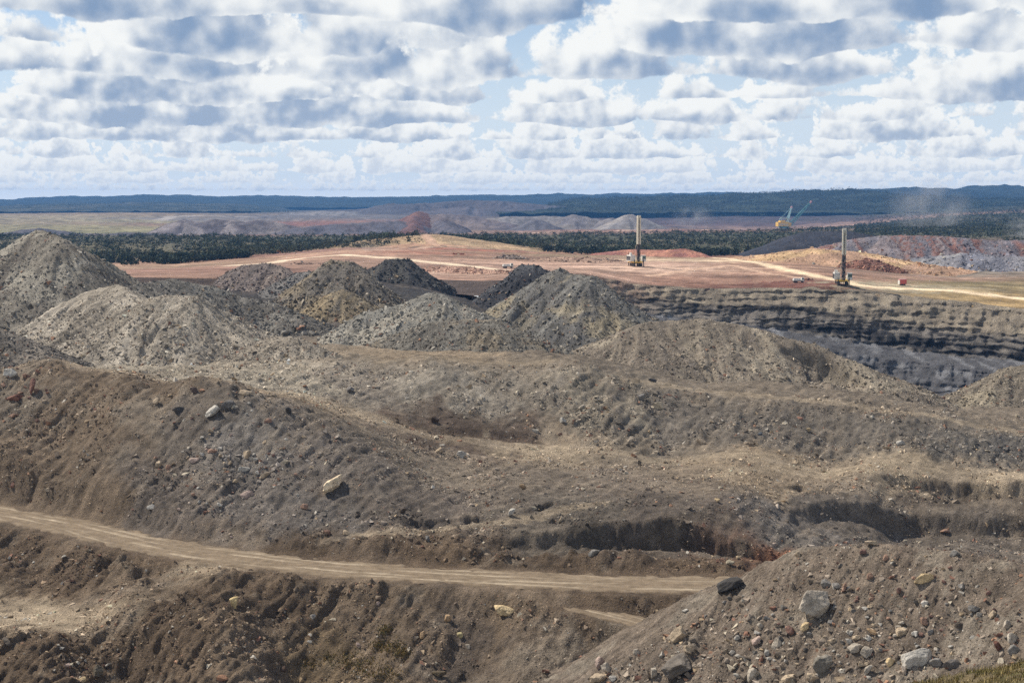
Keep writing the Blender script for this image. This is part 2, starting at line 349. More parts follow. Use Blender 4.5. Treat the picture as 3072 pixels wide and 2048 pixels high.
near_cols = [  # where, ground colour, roughness
 (0,2048,134,dkbrown,1.2),(400,2030,135,dkbrown,1.2),(800,2030,137,brown,0.9),(1000,1960,141,(118,101,78),0.7),(1150,1900,142,brown,0.7),(1400,1950,141,(104,92,80),0.5),(1750,1960,139,brgray,0.5),
 (200,1930,139,dkbrown,1.2),(500,1850,142,dkbrown,1.1),(800,1780,147,dkbrown,0.9),(1100,1770,148,brown,0.8),(1500,1850,144,brown,0.6),
 (130,1860,150,dust,0.2),(300,1855,148,tan,0.3),(200,1740,160,dkbrown,0.9),(0,1680,168,dkbrown,0.9),(420,1700,161,dkbrown,1.0),(380,1780,154,brown,0.5),(600,1700,157,tan,0.4),
 (500,1620,164,dkbrown,0.5),(900,1650,162,dkbrown,0.5),(1300,1680,159,dkbrown,0.5),(1700,1705,156,dkbrown,0.5),(2100,1710,155,dkbrown,0.5),(1800,1790,147,dkbrown,0.6),(2000,1800,146,dkbrown,0.6),
 (100,1400,192,brown,0.7),(300,1300,199,brown,0.8),(250,1480,181,brown,0.7),(500,1480,178,(110,100,90),0.9),(700,1350,189,bluegray,0.8),(750,1500,176,(114,106,98),0.8),(600,1250,195,(104,95,85),0.6),(450,1230,199,brgray,0.5),(900,1400,185,(116,107,98),0.7),(950,1550,171,(108,101,94),0.6),(50,1200,208,brgray,0.8),(250,1180,208,brown,0.7),(480,1180,204,brown,0.7),
 (300,1110,226,tan,0.3),(700,1180,214,tan,0.4),(950,1240,212,tan,0.4),(1200,1350,205,brgray,0.5),(1400,1420,195,brgray,0.4),(1300,1520,176,(108,98,88),0.5),(1650,1420,198,(124,112,98),0.4),(1700,1520,177,(108,99,88),0.4),(2000,1450,194,(124,111,96),0.3),(2000,1530,176,(104,94,84),0.4),(2250,1450,197,tan,0.3),
 (1400,1275,224,(98,84,72),0.2),(1250,1256,225,(98,84,72),0.2),(1540,1293,226,(98,84,72),0.2),(1600,1320,222,dust,0.2),(2300,1385,215,tan,0.3),(2700,1415,216,dust,0.2),(3100,1425,216,dust,0.2),  # the dark points along the low scarp put its shade into the colour
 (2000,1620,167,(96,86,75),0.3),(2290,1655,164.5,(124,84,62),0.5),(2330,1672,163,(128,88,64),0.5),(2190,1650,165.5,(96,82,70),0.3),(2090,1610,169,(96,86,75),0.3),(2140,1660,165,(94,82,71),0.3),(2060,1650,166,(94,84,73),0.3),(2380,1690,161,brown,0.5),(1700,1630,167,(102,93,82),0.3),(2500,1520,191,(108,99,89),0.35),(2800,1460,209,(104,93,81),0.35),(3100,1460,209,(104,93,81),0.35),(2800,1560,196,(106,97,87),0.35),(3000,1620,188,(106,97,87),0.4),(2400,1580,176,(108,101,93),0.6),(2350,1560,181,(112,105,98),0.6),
 (700,1130,236,ltgray,0.8),(900,1150,234,ltgray,0.8),(1100,1180,236,(140,130,117),0.7),(1300,1180,240,(146,137,123),0.6),(1500,1200,240,(134,125,112),0.7),(1800,1220,242,gray,0.8),(2000,1260,242,(116,108,98),0.8),(2300,1290,237,(110,102,92),0.7),(2600,1310,235,(112,104,94),0.7),(2900,1360,232,(104,98,90),0.8),(3100,1370,231,(96,92,87),0.9),
 (1300,1070,268,tan,0.4),(1700,1080,268,brgray,0.5),(2200,1190,262,brgray,0.4),(2600,1225,260,brgray,0.4),(3000,1300,260,brgray,0.4),(300,1080,260,ltgray,0.6),(0,1090,260,gray,0.6),
]
near_colpos = [tuple(P(a, b, c)[:2]) for a, b, c, _, _ in near_cols]
near_colval = [np.r_[alb(c), r] for *_, c, r in near_cols]
far_floor = [(-200, 450, 29, gray), (500, 400, 29, brgray), (900, 430, 29, coal), (1250, 440, 29, coal), (1450, 440, 31, coal), (1250, 380, 30, (74,70,68)), (700, 480, 28, (84,74,70)), (1700, 420, 40, (84,78,74)), (2200, 480, 72, (80,80,84)), (2800, 480, 72, (84,86,92))]
for a, D_, dr, c in far_floor:
    near_colpos.append(tuple(XD(a, D_, dr)[:2])); near_colval.append(np.r_[alb(c), 0.5])
def idw4(x, y): 
    s = x/y*6.0; v = np.log(y)*5.0
    w1 = fbm(x/5, y/7, 4, 61, 0.55); w2 = fbm(x/5 + 40, y/7, 4, 71, 0.55)
    s = (s + 0.16*w1).astype(np.float32).ravel(); v = (v + 0.10*w2).astype(np.float32).ravel()
    num = np.zeros((s.size, 4), np.float32)
    A = np.array([(ax/ay*6.0, math.log(ay)*5.0) for ax, ay in near_colpos], np.float32); Cv = np.array(near_colval, np.float32)
    for c in range(0, s.size, 20000):
        d2 = (s[c:c+20000, None] - A[:, 0])**2 + (v[c:c+20000, None] - A[:, 1])**2
        w = 1.0/(d2 + 3e-4)**2; num[c:c+20000] = (w @ Cv)/w.sum(1, keepdims=True)
    return num.reshape(x.shape + (4,))
def inbox(x, y, pl, m):
    q = np.array(pl); return np.nonzero((x > q[:, 0].min() - m) & (x < q[:, 0].max() + m) & (y > q[:, 1].min() - m) & (y < q[:, 1].max() + m))[0]
ROADZ = [p[2] for p in ROAD]
def near_smooth(x, y, full=False):
    shp = np.shape(x); x = np.ravel(x); y = np.ravel(y)
    z = T_NEAR(x, y)
    for pl, h, w, L, L2 in SCARPS:
        i = inbox(x, y, pl, L + L2 + 2)
        if not len(i): continue
        a, b = x[i], y[i]
        dd, tt, sd = polydist(a, b, pl); dd = dd*sd + 0.40*fbm(a/7, b/7, 2, 80) + 0.22*fbm(a/1.1, b/1.1, 3, 81, 0.6)
        z[i] -= along(tt, h)*sstep(dd, 0, w)*(1 - sstep(dd, L, L + L2))
    for pl, h, w in BERMS:
        i = inbox(x, y, pl, w*2)
        if not len(i): continue
        a, b = x[i], y[i]
        dd, tt, sd = polydist(a, b, pl)
        dd = dd*(1 + 0.35*fbm(a/3, b/3, 2, 90))
        z[i] += along(tt, h)*np.clip(1 - (dd/w)**1.4, 0, 1)*(0.8 + 0.5*fbm(a/2.5, b/2.5, 2, 91))
    rm = np.zeros_like(z)
    for pl, w in ((BRANCH, 1.7), (ROAD, 4.0)):
        i = inbox(x, y, pl, w*2)
        if not len(i): continue
        dd, tt, sd = polydist(x[i], y[i], pl)
        bl = 1 - sstep(dd, w, w*1.85); z[i] = z[i]*(1 - bl) + along(tt, [p[2] for p in pl])*bl
        rm[i] = np.maximum(rm[i], 1 - sstep(dd, w, w*1.4))
    return (z.reshape(shp), rm.reshape(shp)) if full else z.reshape(shp)
def near_full(x, y, want_col=False):
    C = idw4(x, y); rg = C[..., 3]; C = C[..., :3]
    zs, rm = near_smooth(x, y, True)
    tm = np.zeros(x.size)
    for pl, w in TRACKS:
        i = inbox(x.ravel(), y.ravel(), pl, w*1.5 + 2)
        if not len(i): continue
        a, b = x.ravel()[i], y.ravel()[i]
        dd, tt, sd = polydist(a, b, pl)
        tm[i] = np.maximum(tm[i], 1 - sstep(dd + 0.9*fbm(a/2.5, b/1.5, 3, 33), w*0.5, w*1.3))
    tm = tm.reshape(x.shape)
    r = rg*(1 - 0.85*tm)*(1 - 0.9*rm)
    broad = 0.55*fbm(x/9, y/9, 3, 11)
    # rills run down the banks, from upper right to lower left
    ca, sa = math.cos(0.5), math.sin(0.5)
    u = (x*ca - y*sa*0.8); v = (x*sa + y*ca)
    rill = fbm(u/1.3, v/8.0, 3, 21, 0.55) - 0.5*np.abs(fbm(u/2.9, v/15.0, 2, 22))
    clod = fbm(x/1.9, y/1.9, 4, 31, 0.55, True)
    fine = fbm(x/0.55, y/0.55, 2, 41, 0.6)
    z = zs + (0.35 + 0.65*r)*broad*(1 - rm) + r*(0.50*rill + 0.24*clod + 0.04*fine) - 0.10*rm
    # wheel ruts on the tracks
    z = z + 0.05*tm*np.sin((y + 0.2*x)*3.0)
    if not want_col: return z
    dustc = alb(dust)
    C = C*(1 - 0.6*tm[..., None]) + dustc*0.6*tm[..., None]
    mot = fbm(x/14, y/14, 4, 55, 0.6)
    C = C*(1 + 0.22*mot + 0.16*fbm(u/2.2, v/10, 3, 57))[..., None]
    pale = sstep(fbm(x/7 + 9, y/5, 4, 58, 0.6), 0.30, 0.75)*0.35*(1 - rm)
    C = C*(1 - pale[..., None]) + alb((150,136,118))*pale[..., None]
    return z, C
sv = np.r_[np.linspace(-0.95, -0.45, 20)[:-1], np.linspace(-0.45, 0.45, 700), np.linspace(0.45, 0.95, 20)[1:]]
Dv = np.r_[np.geomspace(38, 128, 70)[:-1], np.geomspace(128, 236, 400)[:-1], np.geomspace(236, 300, 110)[:-1], np.geomspace(300, 640, 70)]
GX = sv[None]*Dv[:, None]; GY = np.repeat(Dv[:, None], len(sv), 1)
GZ, GC = near_full(GX, GY, True)
ground = mesh_np('ground', np.stack([GX, GY, GZ], -1).reshape(-1, 3), grid_faces(*GX.shape), M_GROUND, GC.reshape(-1, 3))
setp(ground, kind='structure')

# ---------------------------------------------------------------- haul road: a graded strip with wheel ruts
def strip(name, pl, half, nl, nw, colf, lift=0.03, wob=0.5, mat=None, seed=5):
    pl = np.array(pl); seg = np.r_[0, np.cumsum(np.linalg.norm(np.diff(pl[:, :2], axis=0), axis=1))]
    t = np.linspace(0, seg[-1], nl)
    # smooth centre line
    cx = np.interp(t, seg, pl[:, 0]); cy = np.interp(t, seg, pl[:, 1])
    k = np.hanning(31); k /= k.sum()
    pad = lambda a: np.convolve(np.r_[2*a[0] - a[15:0:-1], a, 2*a[-1] - a[-2:-17:-1]], k, 'valid')
    cx, cy = pad(cx), pad(cy)
    tx, ty = np.gradient(cx), np.gradient(cy); ln = np.hypot(tx, ty); nx, ny = -ty/ln, tx/ln
    q = np.linspace(-1, 1, nw)
    hw = half*(1 + 0.08*fbm(t/9, t*0, 2, seed))
    X = cx[:, None] + nx[:, None]*q*hw[:, None]; Y = cy[:, None] + ny[:, None]*q*hw[:, None]
    Tt = np.repeat(t[:, None], nw, 1); Q = np.repeat(q[None], nl, 0)
    edge = sstep(np.abs(Q) + 0.22*fbm(Tt/2.2, Q*2, 3, seed + 1, 0.6), 0.72, 1.0)
    Z = along(polydist(X, Y, pl)[1], pl[:, 2])
    rut = np.zeros_like(Q)
    for c_ in (-0.55, -0.2, 0.22, 0.58):
        rut += np.exp(-((Q - c_ - 0.06*fbm(Tt/25, Q*0 + c_*7, 2, seed + 3))/0.085)**2)
    Z = Z + lift - 0.06*rut + 0.03*fbm(X/1.2, Y/1.2, 3, seed + 2) - 0.22*edge
    C = colf(Q, Tt, rut, edge)
    o = mesh_np(name, np.stack([X, Y, Z], -1).reshape(-1, 3), grid_faces(nl, nw), mat or M_ROAD, C.reshape(-1, 3))
    return setp(o, kind='structure')
def roadcol(Q, Tt, rut, edge):
    base = alb((124,108,88)); pale = alb((176,160,136)); dk = alb((100,86,71))
    w = np.clip(rut*0.85*sstep(fbm(Tt/11, Q*3, 3, 8, 0.6), -0.25, 0.5) + 0.28*fbm(Tt/4, Q*9, 3, 9), 0, 1)
    C = base*(1 - w[..., None]) + pale*w[..., None]
    e = np.clip(edge + 0.3*fbm(Tt/2, Q*6, 2, 12), 0, 1)[..., None]
    return C*(1 - e) + dk*e
strip('haul_road', ROAD, 3.8, 620, 45, roadcol)
strip('dirt_track', BRANCH, 1.75, 220, 25, roadcol, lift=0.02, seed=9)

# ================================================================ spoil heaps: ridged piles lying at the angle of repose
HEAPS = {}
def heap(name, crest, slope, base_drop, colors, label, group, rough=1.0, round_=0.8, res=None, base=None, cat='spoil heap', streak=1.0, mat=None, extra=None, seed=0, noise=1.0, margin=1.0, crop=200.0, stripes=False):
    C = np.array([P(*c) for c in crest]); D = C[:, 1].mean()
    res = res or D/820.0
    zb = CAMZ - base_drop; Rr = (C[:, 2].max() - zb)/slope*1.25 + 4
    x0, x1 = C[:, 0].min() - Rr, C[:, 0].max() + Rr; y0, y1 = C[:, 1].min() - Rr*margin, C[:, 1].max() + Rr*0.9
    nx = int((x1 - x0)/res) + 1; ny = int((y1 - y0)/(res*1.25)) + 1
    X, Y = np.meshgrid(np.linspace(x0, x1, nx), np.linspace(y0, y1, ny))
    hs = sum(map(ord, name + label)) % 997 + seed
    def zf(x, y):
        wx = x + 0.05*Rr*fbm(x/(Rr*0.5), y/(Rr*0.5), 2, hs); wy = y + 0.05*Rr*fbm(x/(Rr*0.5) + 5, y/(Rr*0.5), 2, hs + 1)
        z = np.full(x.shape, -1e9); T = np.zeros(x.shape); dist = np.zeros(x.shape)
        for k in range(max(1, len(C) - 1)):
            a = C[k]; b = C[min(k + 1, len(C) - 1)]
            ex, ey = b[0] - a[0], b[1] - a[1]; L2 = max(ex*ex + ey*ey, 1e-6)
            t = np.clip(((wx - a[0])*ex + (wy - a[1])*ey)/L2, 0, 1)
            dd = np.hypot(wx - a[0] - t*ex, wy - a[1] - t*ey)
            de = np.sqrt(dd*dd + round_*round_) - round_
            ang = np.arctan2(wx - a[0] - t*ex, wy - a[1] - t*ey); TT = (k + t)*math.sqrt(L2) + ang*9.0
            zz = a[2] + t*(b[2] - a[2]) - slope*de*(1 + 0.11*perlin(TT/(7*D/300.0), TT*0 + hs, hs))
            m = zz > z
            z = np.where(m, zz, z); T = np.where(m, (k + t)*math.sqrt(L2) + ang*9.0, T); dist = np.where(m, dd, dist)
        # gentler foot
        hgt = z - zb
        z = z + 0.16*np.clip(0.25*(C[:, 2].max() - zb) - hgt, 0, 6)
        sc_ = D/300.0
        amp = rough*sc_*noise
        z = z + amp*(0.28*fbm(x/(9*sc_), y/(9*sc_), 3, hs + 3) + streak*0.5*fbm(T/(2.4*sc_), dist/(14*sc_), 3, hs + 4)*sstep(dist, 0.5, 6*sc_)
                     + 0.17*fbm(x/(1.7*sc_), y/(1.7*sc_), 3, hs + 5, 0.6, True) + 0.05*fbm(x/(0.6*sc_), y/(0.6*sc_), 2, hs + 6))
        if extra: z = extra(x, y, z)
        return z, T, dist
    Z, T, dist = zf(X, Y)
    bz = base(X, Y) if base is not None else near_smooth(X, Y)
    keep = ((Z > bz - 0.9) & (np.abs(X/Y) < 0.52) & (Z > CAMZ - crop)).ravel()
    c0, c1, c2 = [alb(c)*1.34 for c in colors]
    sc_ = D/300.0
    w1 = sstep(fbm(T/(4.5*sc_), dist/(28*sc_), 4, hs + 7, 0.6), -0.35, 0.45)[..., None]
    w2 = sstep(fbm(X/(12*sc_), Y/(12*sc_), 4, hs + 8, 0.6), 0.05, 0.6)[..., None]
    if stripes: w2 = sstep(fbm(T/(6*sc_), dist/(90*sc_), 2, hs + 8, 0.5), 0.02, 0.22)[..., None]
    Cc = (c0*(1 - w1) + c1*w1)*(1 - w2) + c2*w2
    Cc = Cc*(1 + 0.26*fbm(T/(1.3*sc_), dist/(14*sc_), 3, hs + 9))[..., None]
    V, Fq, Cv = compact(np.stack([X, Y, Z], -1).reshape(-1, 3), grid_faces(ny, nx, keep), Cc.reshape(-1, 3))
    o = mesh_np(name, V, Fq, mat or M_HEAP, Cv)
    setp(o, label, cat, group)
    HEAPS.setdefault('list', []).append((o, zf, (x0, x1, y0, y1), bz.mean(), colors, D, base))
    return o
g1 = 'spoil heaps dumped beyond the near ground'
heap('spoil_heap', [(-60,830,352),(30,765,346),(85,707,342),(110,690,340),(160,703,337),(212,716,333)], 0.72, 31, [(112,106,96),(96,90,82),(134,128,116)],
     'tallest dark grey spoil heap with tyre tracks down its face, at far left', g1, 1.0)
heap('spoil_heap', [(330,868,322),(520,838,338),(660,862,342),(800,903,342),(900,940,335)], 0.55, 31, [(104,100,93),(92,88,82),(116,112,104)],
     'low grey spoil ridge trailing right behind the pale gravel heap', g1)
heap('spoil_heap', [(250,880,304),(345,855,303),(430,900,290),(500,884,281),(570,893,280),(660,935,283),(790,990,286),(900,1045,283)], 0.60, 31, [(143,134,120),(122,114,102),(154,145,131)],
     'broad pale gravel heap in front of the tallest heap at left', g1, 1.2)
heap('spoil_heap', [(-160,950,262),(0,982,258),(70,1015,255),(130,1062,250)], 0.55, 30, [(104,98,90),(92,86,79),(116,108,98)],
     'dark heap flank cut off by the left picture edge above the dirt track', g1)
heap('spoil_heap', [(790,1018,267),(862,1005,265),(960,1042,262),(1050,1085,259)], 0.52, 30, [(128,119,106),(112,104,93),(142,133,119)],
     'small rounded gravel heap at the foot of the broad pale heap', g1, 0.9)
heap('spoil_heap', [(905,870,402),(950,820,402),(1000,783,400),(1040,786,398),(1090,825,392)], 0.74, 34, [(106,100,91),(90,85,79),(120,109,91)],
     'pointed dark heap with ochre streaks left of centre', g1)
heap('spoil_heap', [(985,885,372),(1035,868,371),(1100,905,366)], 0.70, 34, [(120,108,88),(102,95,84),(130,116,92)],
     'ochre shoulder heap leaning on the pointed dark heap', g1, 0.9)
heap('spoil_heap', [(1120,800,521),(1160,776,520),(1225,773,519),(1242,786,518)], 0.85, 29.5, [(64,63,62),(76,74,70),(54,53,54)],
     'black coal heap standing behind the pointed dark heap', g1, 0.8)
heap('spoil_heap', [(1530,835,432),(1572,791,428),(1604,791,426),(1632,815,423)], 0.82, 33, [(62,62,64),(78,78,80),(54,54,57)],
     'black coal heap with loose lumps left of the twin peaked heap', g1, 1.3, noise=1.2)
heap('spoil_heap', [(1600,880,372),(1655,818,371),(1690,806,370),(1725,826,367),(1790,831,360),(1840,868,355)], 0.69, 42, [(104,102,97),(90,88,85),(132,122,102)],
     'large twin peaked grey heap at the centre', g1, 1.2)
heap('spoil_heap', [(1110,935,313),(1225,902,313),(1285,877,312),(1325,880,311),(1390,915,309)], 0.62, 31, [(124,121,113),(108,105,98),(138,132,120)],
     'pale grey gravel heap just left of the twin peaked heap', g1, 1.0)
heap('spoil_heap', [(1195,1000,292),(1300,965,291),(1400,955,290),(1490,960,288),(1570,995,286),(1670,1060,284)], 0.50, 31, [(106,102,94),(94,90,83),(120,110,94)],
     'long dark gravel heap lying in front of the pale grey heap', g1, 0.9)
def scoop(x, y, z):
    dd, tt, sd = polydist(x, y, SCOOP); dd = dd*sd
    h = along(tt, [0, 2.2, 4.2, 3.6, 0])
    return z - h*sstep(dd + 0.4*fbm(x/2, y/2, 2, 3), 0, 2.0)*(1 - sstep(dd, 4, 15))
SCOOP = [P(*q) for q in [(2290,1058,301),(2400,1042,303),(2480,1052,301),(2560,1100,296),(2640,1165,288)]]
heap('spoil_heap', [(1850,1010,305),(1930,970,308),(2000,960,310),(2120,958,311),(2280,985,309),(2420,1030,304),(2530,1075,299),(2620,1145,291),(2720,1228,281)], 0.46, 37, [(122,112,98),(106,97,86),(134,124,108)],
     'broad brown gravel mound right of centre with a dark scooped hollow', g1, 1.0, extra=scoop)
heap('spoil_heap', [(2960,1135,300),(3030,1102,300),(3110,1085,300),(3300,1075,300)], 0.60, 44, [(118,109,95),(102,94,83),(134,124,106)],
     'brown gravel heap cut off by the right picture edge', g1, 1.0)
heap('spoil_heap', [(690,818,470),(735,793,470),(800,790,468),(835,800,466)], 0.60, 30, [(112,100,94),(98,90,86),(120,108,100)],
     'flat topped brown heap beside the dark trench, left of the pointed heap', g1, 0.7)
heap('spoil_heap', [(840,850,440),(900,815,440),(960,812,438)], 0.60, 31, [(100,97,94),(88,86,84),(108,104,98)],
     'dull grey heap flank between the flat topped heap and the pointed heap', g1, 0.8)
# rocky heap in the right foreground
rockheap = heap('spoil_heap', [(2185,1745,128),(2330,1690,127.5),(2450,1645,125.5),(2600,1628,123),(2750,1642,120),(2900,1664,117),(3100,1698,113),(3450,1745,104)], 0.73, 47, [(112,100,87),(99,88,77),(120,110,97)],
     'nearest grey heap strewn with boulders at lower right', None, 1.7, 1.4, res=0.15, mat=M_GROUND, streak=0.6, crop=45.5)
# ================================================================ pit wall
WALL = {  # photo columns; lines of the wall from the rim down: (row, metres out)
 'px':   [-500, 0, 400, 700, 1000, 1250, 1450, 1600, 1750, 1900, 2100, 2350, 2550, 2700, 2900, 3072, 3500, 3900],
 'rim': [(850,450),(840,455),(832,462),(836,470),(832,545),(836,560),(843,540),(836,525),(822,560),(851,585),(866,594),(863,598),(868,594),(884,588),(906,574),(926,560),(960,540),(990,520)],
 'band': [(856,447),(846,452),(838,459),(845,467),(838,541),(842,556),(851,534),(862,512),(868,542),(892,570),(917,578),(922,580),(944,572),(962,568),(985,556),(1004,543),(1035,524),(1060,505)],
 'back': [(860,445),(850,450),(845,456),(855,464),(843,537),(847,552),(858,530),(890,502),(908,528),(935,556),(958,566),(990,566),(1022,560),(1046,556),(1068,545),(1082,533),(1110,515),(1140,496)],
 'lip': [(864,443),(854,448),(850,453),(862,461),(846,534),(850,549),(862,527),(905,494),(925,518),(955,545),(985,552),(1025,546),(1060,540),(1083,534),(1103,520),(1112,508),(1140,490),(1170,470)],
 'foot': [(885,435),(875,440),(870,445),(885,452),(865,520),(872,530),(890,500),(960,478),(990,500),(1050,524),(1110,530),(1150,524),(1180,518),(1205,512),(1215,500),(1225,488),(1250,470),(1280,450)],
}
wpx = np.array(WALL['px'], float)
def wline(k, px):
    a = np.array(WALL[k], float); return np.interp(px, wpx, a[:, 0]), np.interp(px, wpx, a[:, 1])
npx = np.linspace(-500, 3900, 760)
rows = []; tv = []
for (a, b, n, q) in (('rim', 'band', 22, 0), ('band', 'back', 26, 1), ('back', 'lip', 12, 2), ('lip', 'foot', 26, 3)):
    (ya, da), (yb, db) = wline(a, npx), wline(b, npx)
    A = np.stack([P(x, y, d_) for x, y, d_ in zip(npx, ya, da)]); Bq = np.stack([P(x, y, d_) for x, y, d_ in zip(npx, yb, db)])
    for i in range(n):
        t = i/n; rows.append(A*(1 - t) + Bq*t); tv.append(q + t)
WV = np.array(rows); tv = np.array(tv)[:, None]*np.ones((1, len(npx)))
Hh = np.clip((WV[0, :, 2] - WV[-1, :, 2])/25, 0.08, 1)[None]            # wall fades out towards the left
px2 = npx[None]*np.ones((len(rows), 1)); xx = WV[..., 0]; zz = WV[..., 2]
fade = sstep(tv, 0, 0.15)
disp = (2.0*fbm(xx/11, zz/8, 3, 301) + 1.3*fbm((xx - zz*0.7)/3.4, zz/9, 4, 302, 0.6) + 0.45*fbm((xx - zz*0.8)/1.6, zz/7, 3, 305) + 1.5*fbm(xx/45, zz/1.3, 3, 308, 0.6) + 0.5*np.sin(zz*1.1 + 1.5*fbm(xx/20, zz/9, 2, 307)))*Hh*fade*np.where((tv > 2) & (tv < 3), 0.25, 1)
WV[..., 1] -= disp
WV[..., 2] += Hh*fade*(0.7*fbm(xx/5, tv*4, 3, 303)) + Hh*0.8*np.clip(fbm(xx/12, tv*0, 3, 306), 0, 1)*(1 - fade)
cols = np.zeros(WV.shape)
redw = 1 - sstep(px2, 1750, 2050)
upper = alb((142,130,113))*(1 - redw[..., None]) + alb((150,118,100))*redw[..., None]
upper = upper*(1 - (sstep(fbm(xx/14, zz/9, 4, 310, 0.6), 0.0, 0.5)*0.5)[..., None]) + alb((116,107,94))*(sstep(fbm(xx/14, zz/9, 4, 310, 0.6), 0.0, 0.5)*0.5)[..., None]
tw = tv + 0.10*fbm(xx/30, zz/20, 3, 311, 0.5) + 0.06*fbm(xx/5, zz/3, 3, 312)
seam = (np.exp(-((tw - 1.02)/0.11)**2)*sstep(px2, 1800, 1960)*(1 - sstep(px2, 2480, 2700)) + sstep(tw, 1.42, 1.60)*(1 - sstep(tw, 1.86, 2.0))*sstep(px2, 2250, 2480)
        + 0.8*np.exp(-((tw - 1.28)/0.06)**2)*sstep(px2, 2500, 2800) + 0.7*np.exp(-((tw - 1.32)/0.10)**2)*sstep(px2, 1850, 1950)*(1 - sstep(px2, 2150, 2300)))
seam = np.clip(seam*1.25, 0, 1)*sstep(fbm(xx/5, zz/3, 3, 313, 0.6), -0.9, -0.1)
low = sstep(tw, 1.95, 2.05)
lower = alb((94,93,95))*np.ones(WV.shape)
pale = sstep(fbm(xx/6, zz/3, 4, 315, 0.6), 0.05, 0.5)[..., None]
lower = lower*(1 - 0.5*pale) + alb((150,150,152))*0.5*pale
upper = upper*(1 - 0.4*pale) + alb((178,165,142))*0.4*pale
gm = sstep(tw, 0.95, 1.25)[..., None]*(0.75*(1 - redw))[..., None]
upper = upper*(1 - gm) + alb((116,111,106))*gm
cols = upper*(1 - low[..., None]) + lower*low[..., None]
cols = cols*(1 - 0.88*seam[..., None]) + alb((38,39,44))*0.88*seam[..., None]
dk = (1 - sstep(px2, 1480, 1640))[..., None]
cols = cols*(1 - dk) + alb((92,80,74))*dk
M_WALL = soil_mat('wall_rock', 3.0, 0.9, 0.6)
wall = mesh_np('pit_wall', WV.reshape(-1, 3), grid_faces(*WV.shape[:2])[:, ::-1], M_WALL, cols.reshape(-1, 3))
setp(wall, kind='structure')

# ================================================================ drill bench and plain beyond
far_px = [(1908,800,672),(2527,858,600),(1600,806,640),(1300,800,640),(1100,750,800),(800,775,800),(500,802,760),(300,806,700),(0,805,700),(-500,805,700),(2100,845,612),(2300,790,720),(2900,868,610),(3072,862,640),(3600,862,640),(1500,752,900),(1900,768,850),(2200,775,800),
 (2600,800,760),(2850,840,680),(700,800,600),(1000,815,580),(1250,830,560),(1450,835,560),(2350,850,610),
 (0,770,1000),(400,772,1000),(830,763,950),(1000,748,1000),(1150,745,1000),(1290,722,1080),(1420,740,1050),(1700,762,1000),(2000,776,950),(2300,770,960),(2700,765,960),(3072,760,980),(-600,770,1000),(3700,760,1000),
 (0,735,1250),(600,735,1250),(1100,738,1250),(1500,735,1250),(1900,738,1250),(2300,738,1250),(2700,735,1250),(3072,725,1300),
 (0,708,1700),(600,712,1650),(1200,712,1650),(1700,712,1650),(2200,708,1650),(2700,700,1650),(3072,690,1700),(-700,708,1700),(3800,690,1700),
 (0,702,2200),(300,703,2200),(600,704,2150),(1200,702,2150),(1700,698,2100),(2200,693,2200),(2700,680,2200),(3072,668,2300),
 (0,685,2700),(500,688,2700),(1000,693,2600),(1500,690,2600),(2000,686,2700),(2350,684,3400),(2600,672,3200),(2900,650,2900),(3072,645,2900),(-800,690,2700),(3900,650,2900),
 (0,650,3600),(250,640,4200),(480,640,4200),(700,660,3600),(1000,652,3800),(1300,652,4000),(1700,655,4000),(2000,655,4100),(2300,660,3900),(2600,645,4000),(3072,622,4000),(-800,650,4000),
 (0,640,6000),(600,640,6000),(1200,630,6000),(2000,625,6000),(3072,605,6000),(-900,640,6000),(3900,605,6000),(0,625,9000),(1500,620,9000),(3072,610,9000),(-900,620,12000),(1500,615,13000),(3900,610,12000)]
far_pts = [P(*a) for a in far_px]
fe_y, fe_d = wline('rim', wpx)
far_pts += [P(a, b, c) for a, b, c in zip(wpx, fe_y, fe_d)]
T_FAR = TPS(far_pts, v0=6.0, v1=9.75)
def far_edge_D(s_):
    pts = np.array([P(a, b, c) for a, b, c in zip(wpx, fe_y, fe_d)]); return np.interp(s_, pts[:, 0]/pts[:, 1], pts[:, 1])
def far_z(x, y):
    a = np.clip((y - 500)/400, 0.3, 4)
    e = sstep(y/far_edge_D(x/y), 1.0, 1.05)
    return T_FAR(x, y) + e*a*(0.8*fbm(x/40, y/60, 4, 401) + 0.35*fbm(x/9, y/12, 3, 402, 0.55))*np.clip(1200/y, 0.5, 1)
red, pink, sand, dust2, rustd, olive = (146,112,98), (204,172,150), (168,142,114), (206,180,150), (124,82,70), (98,94,70)
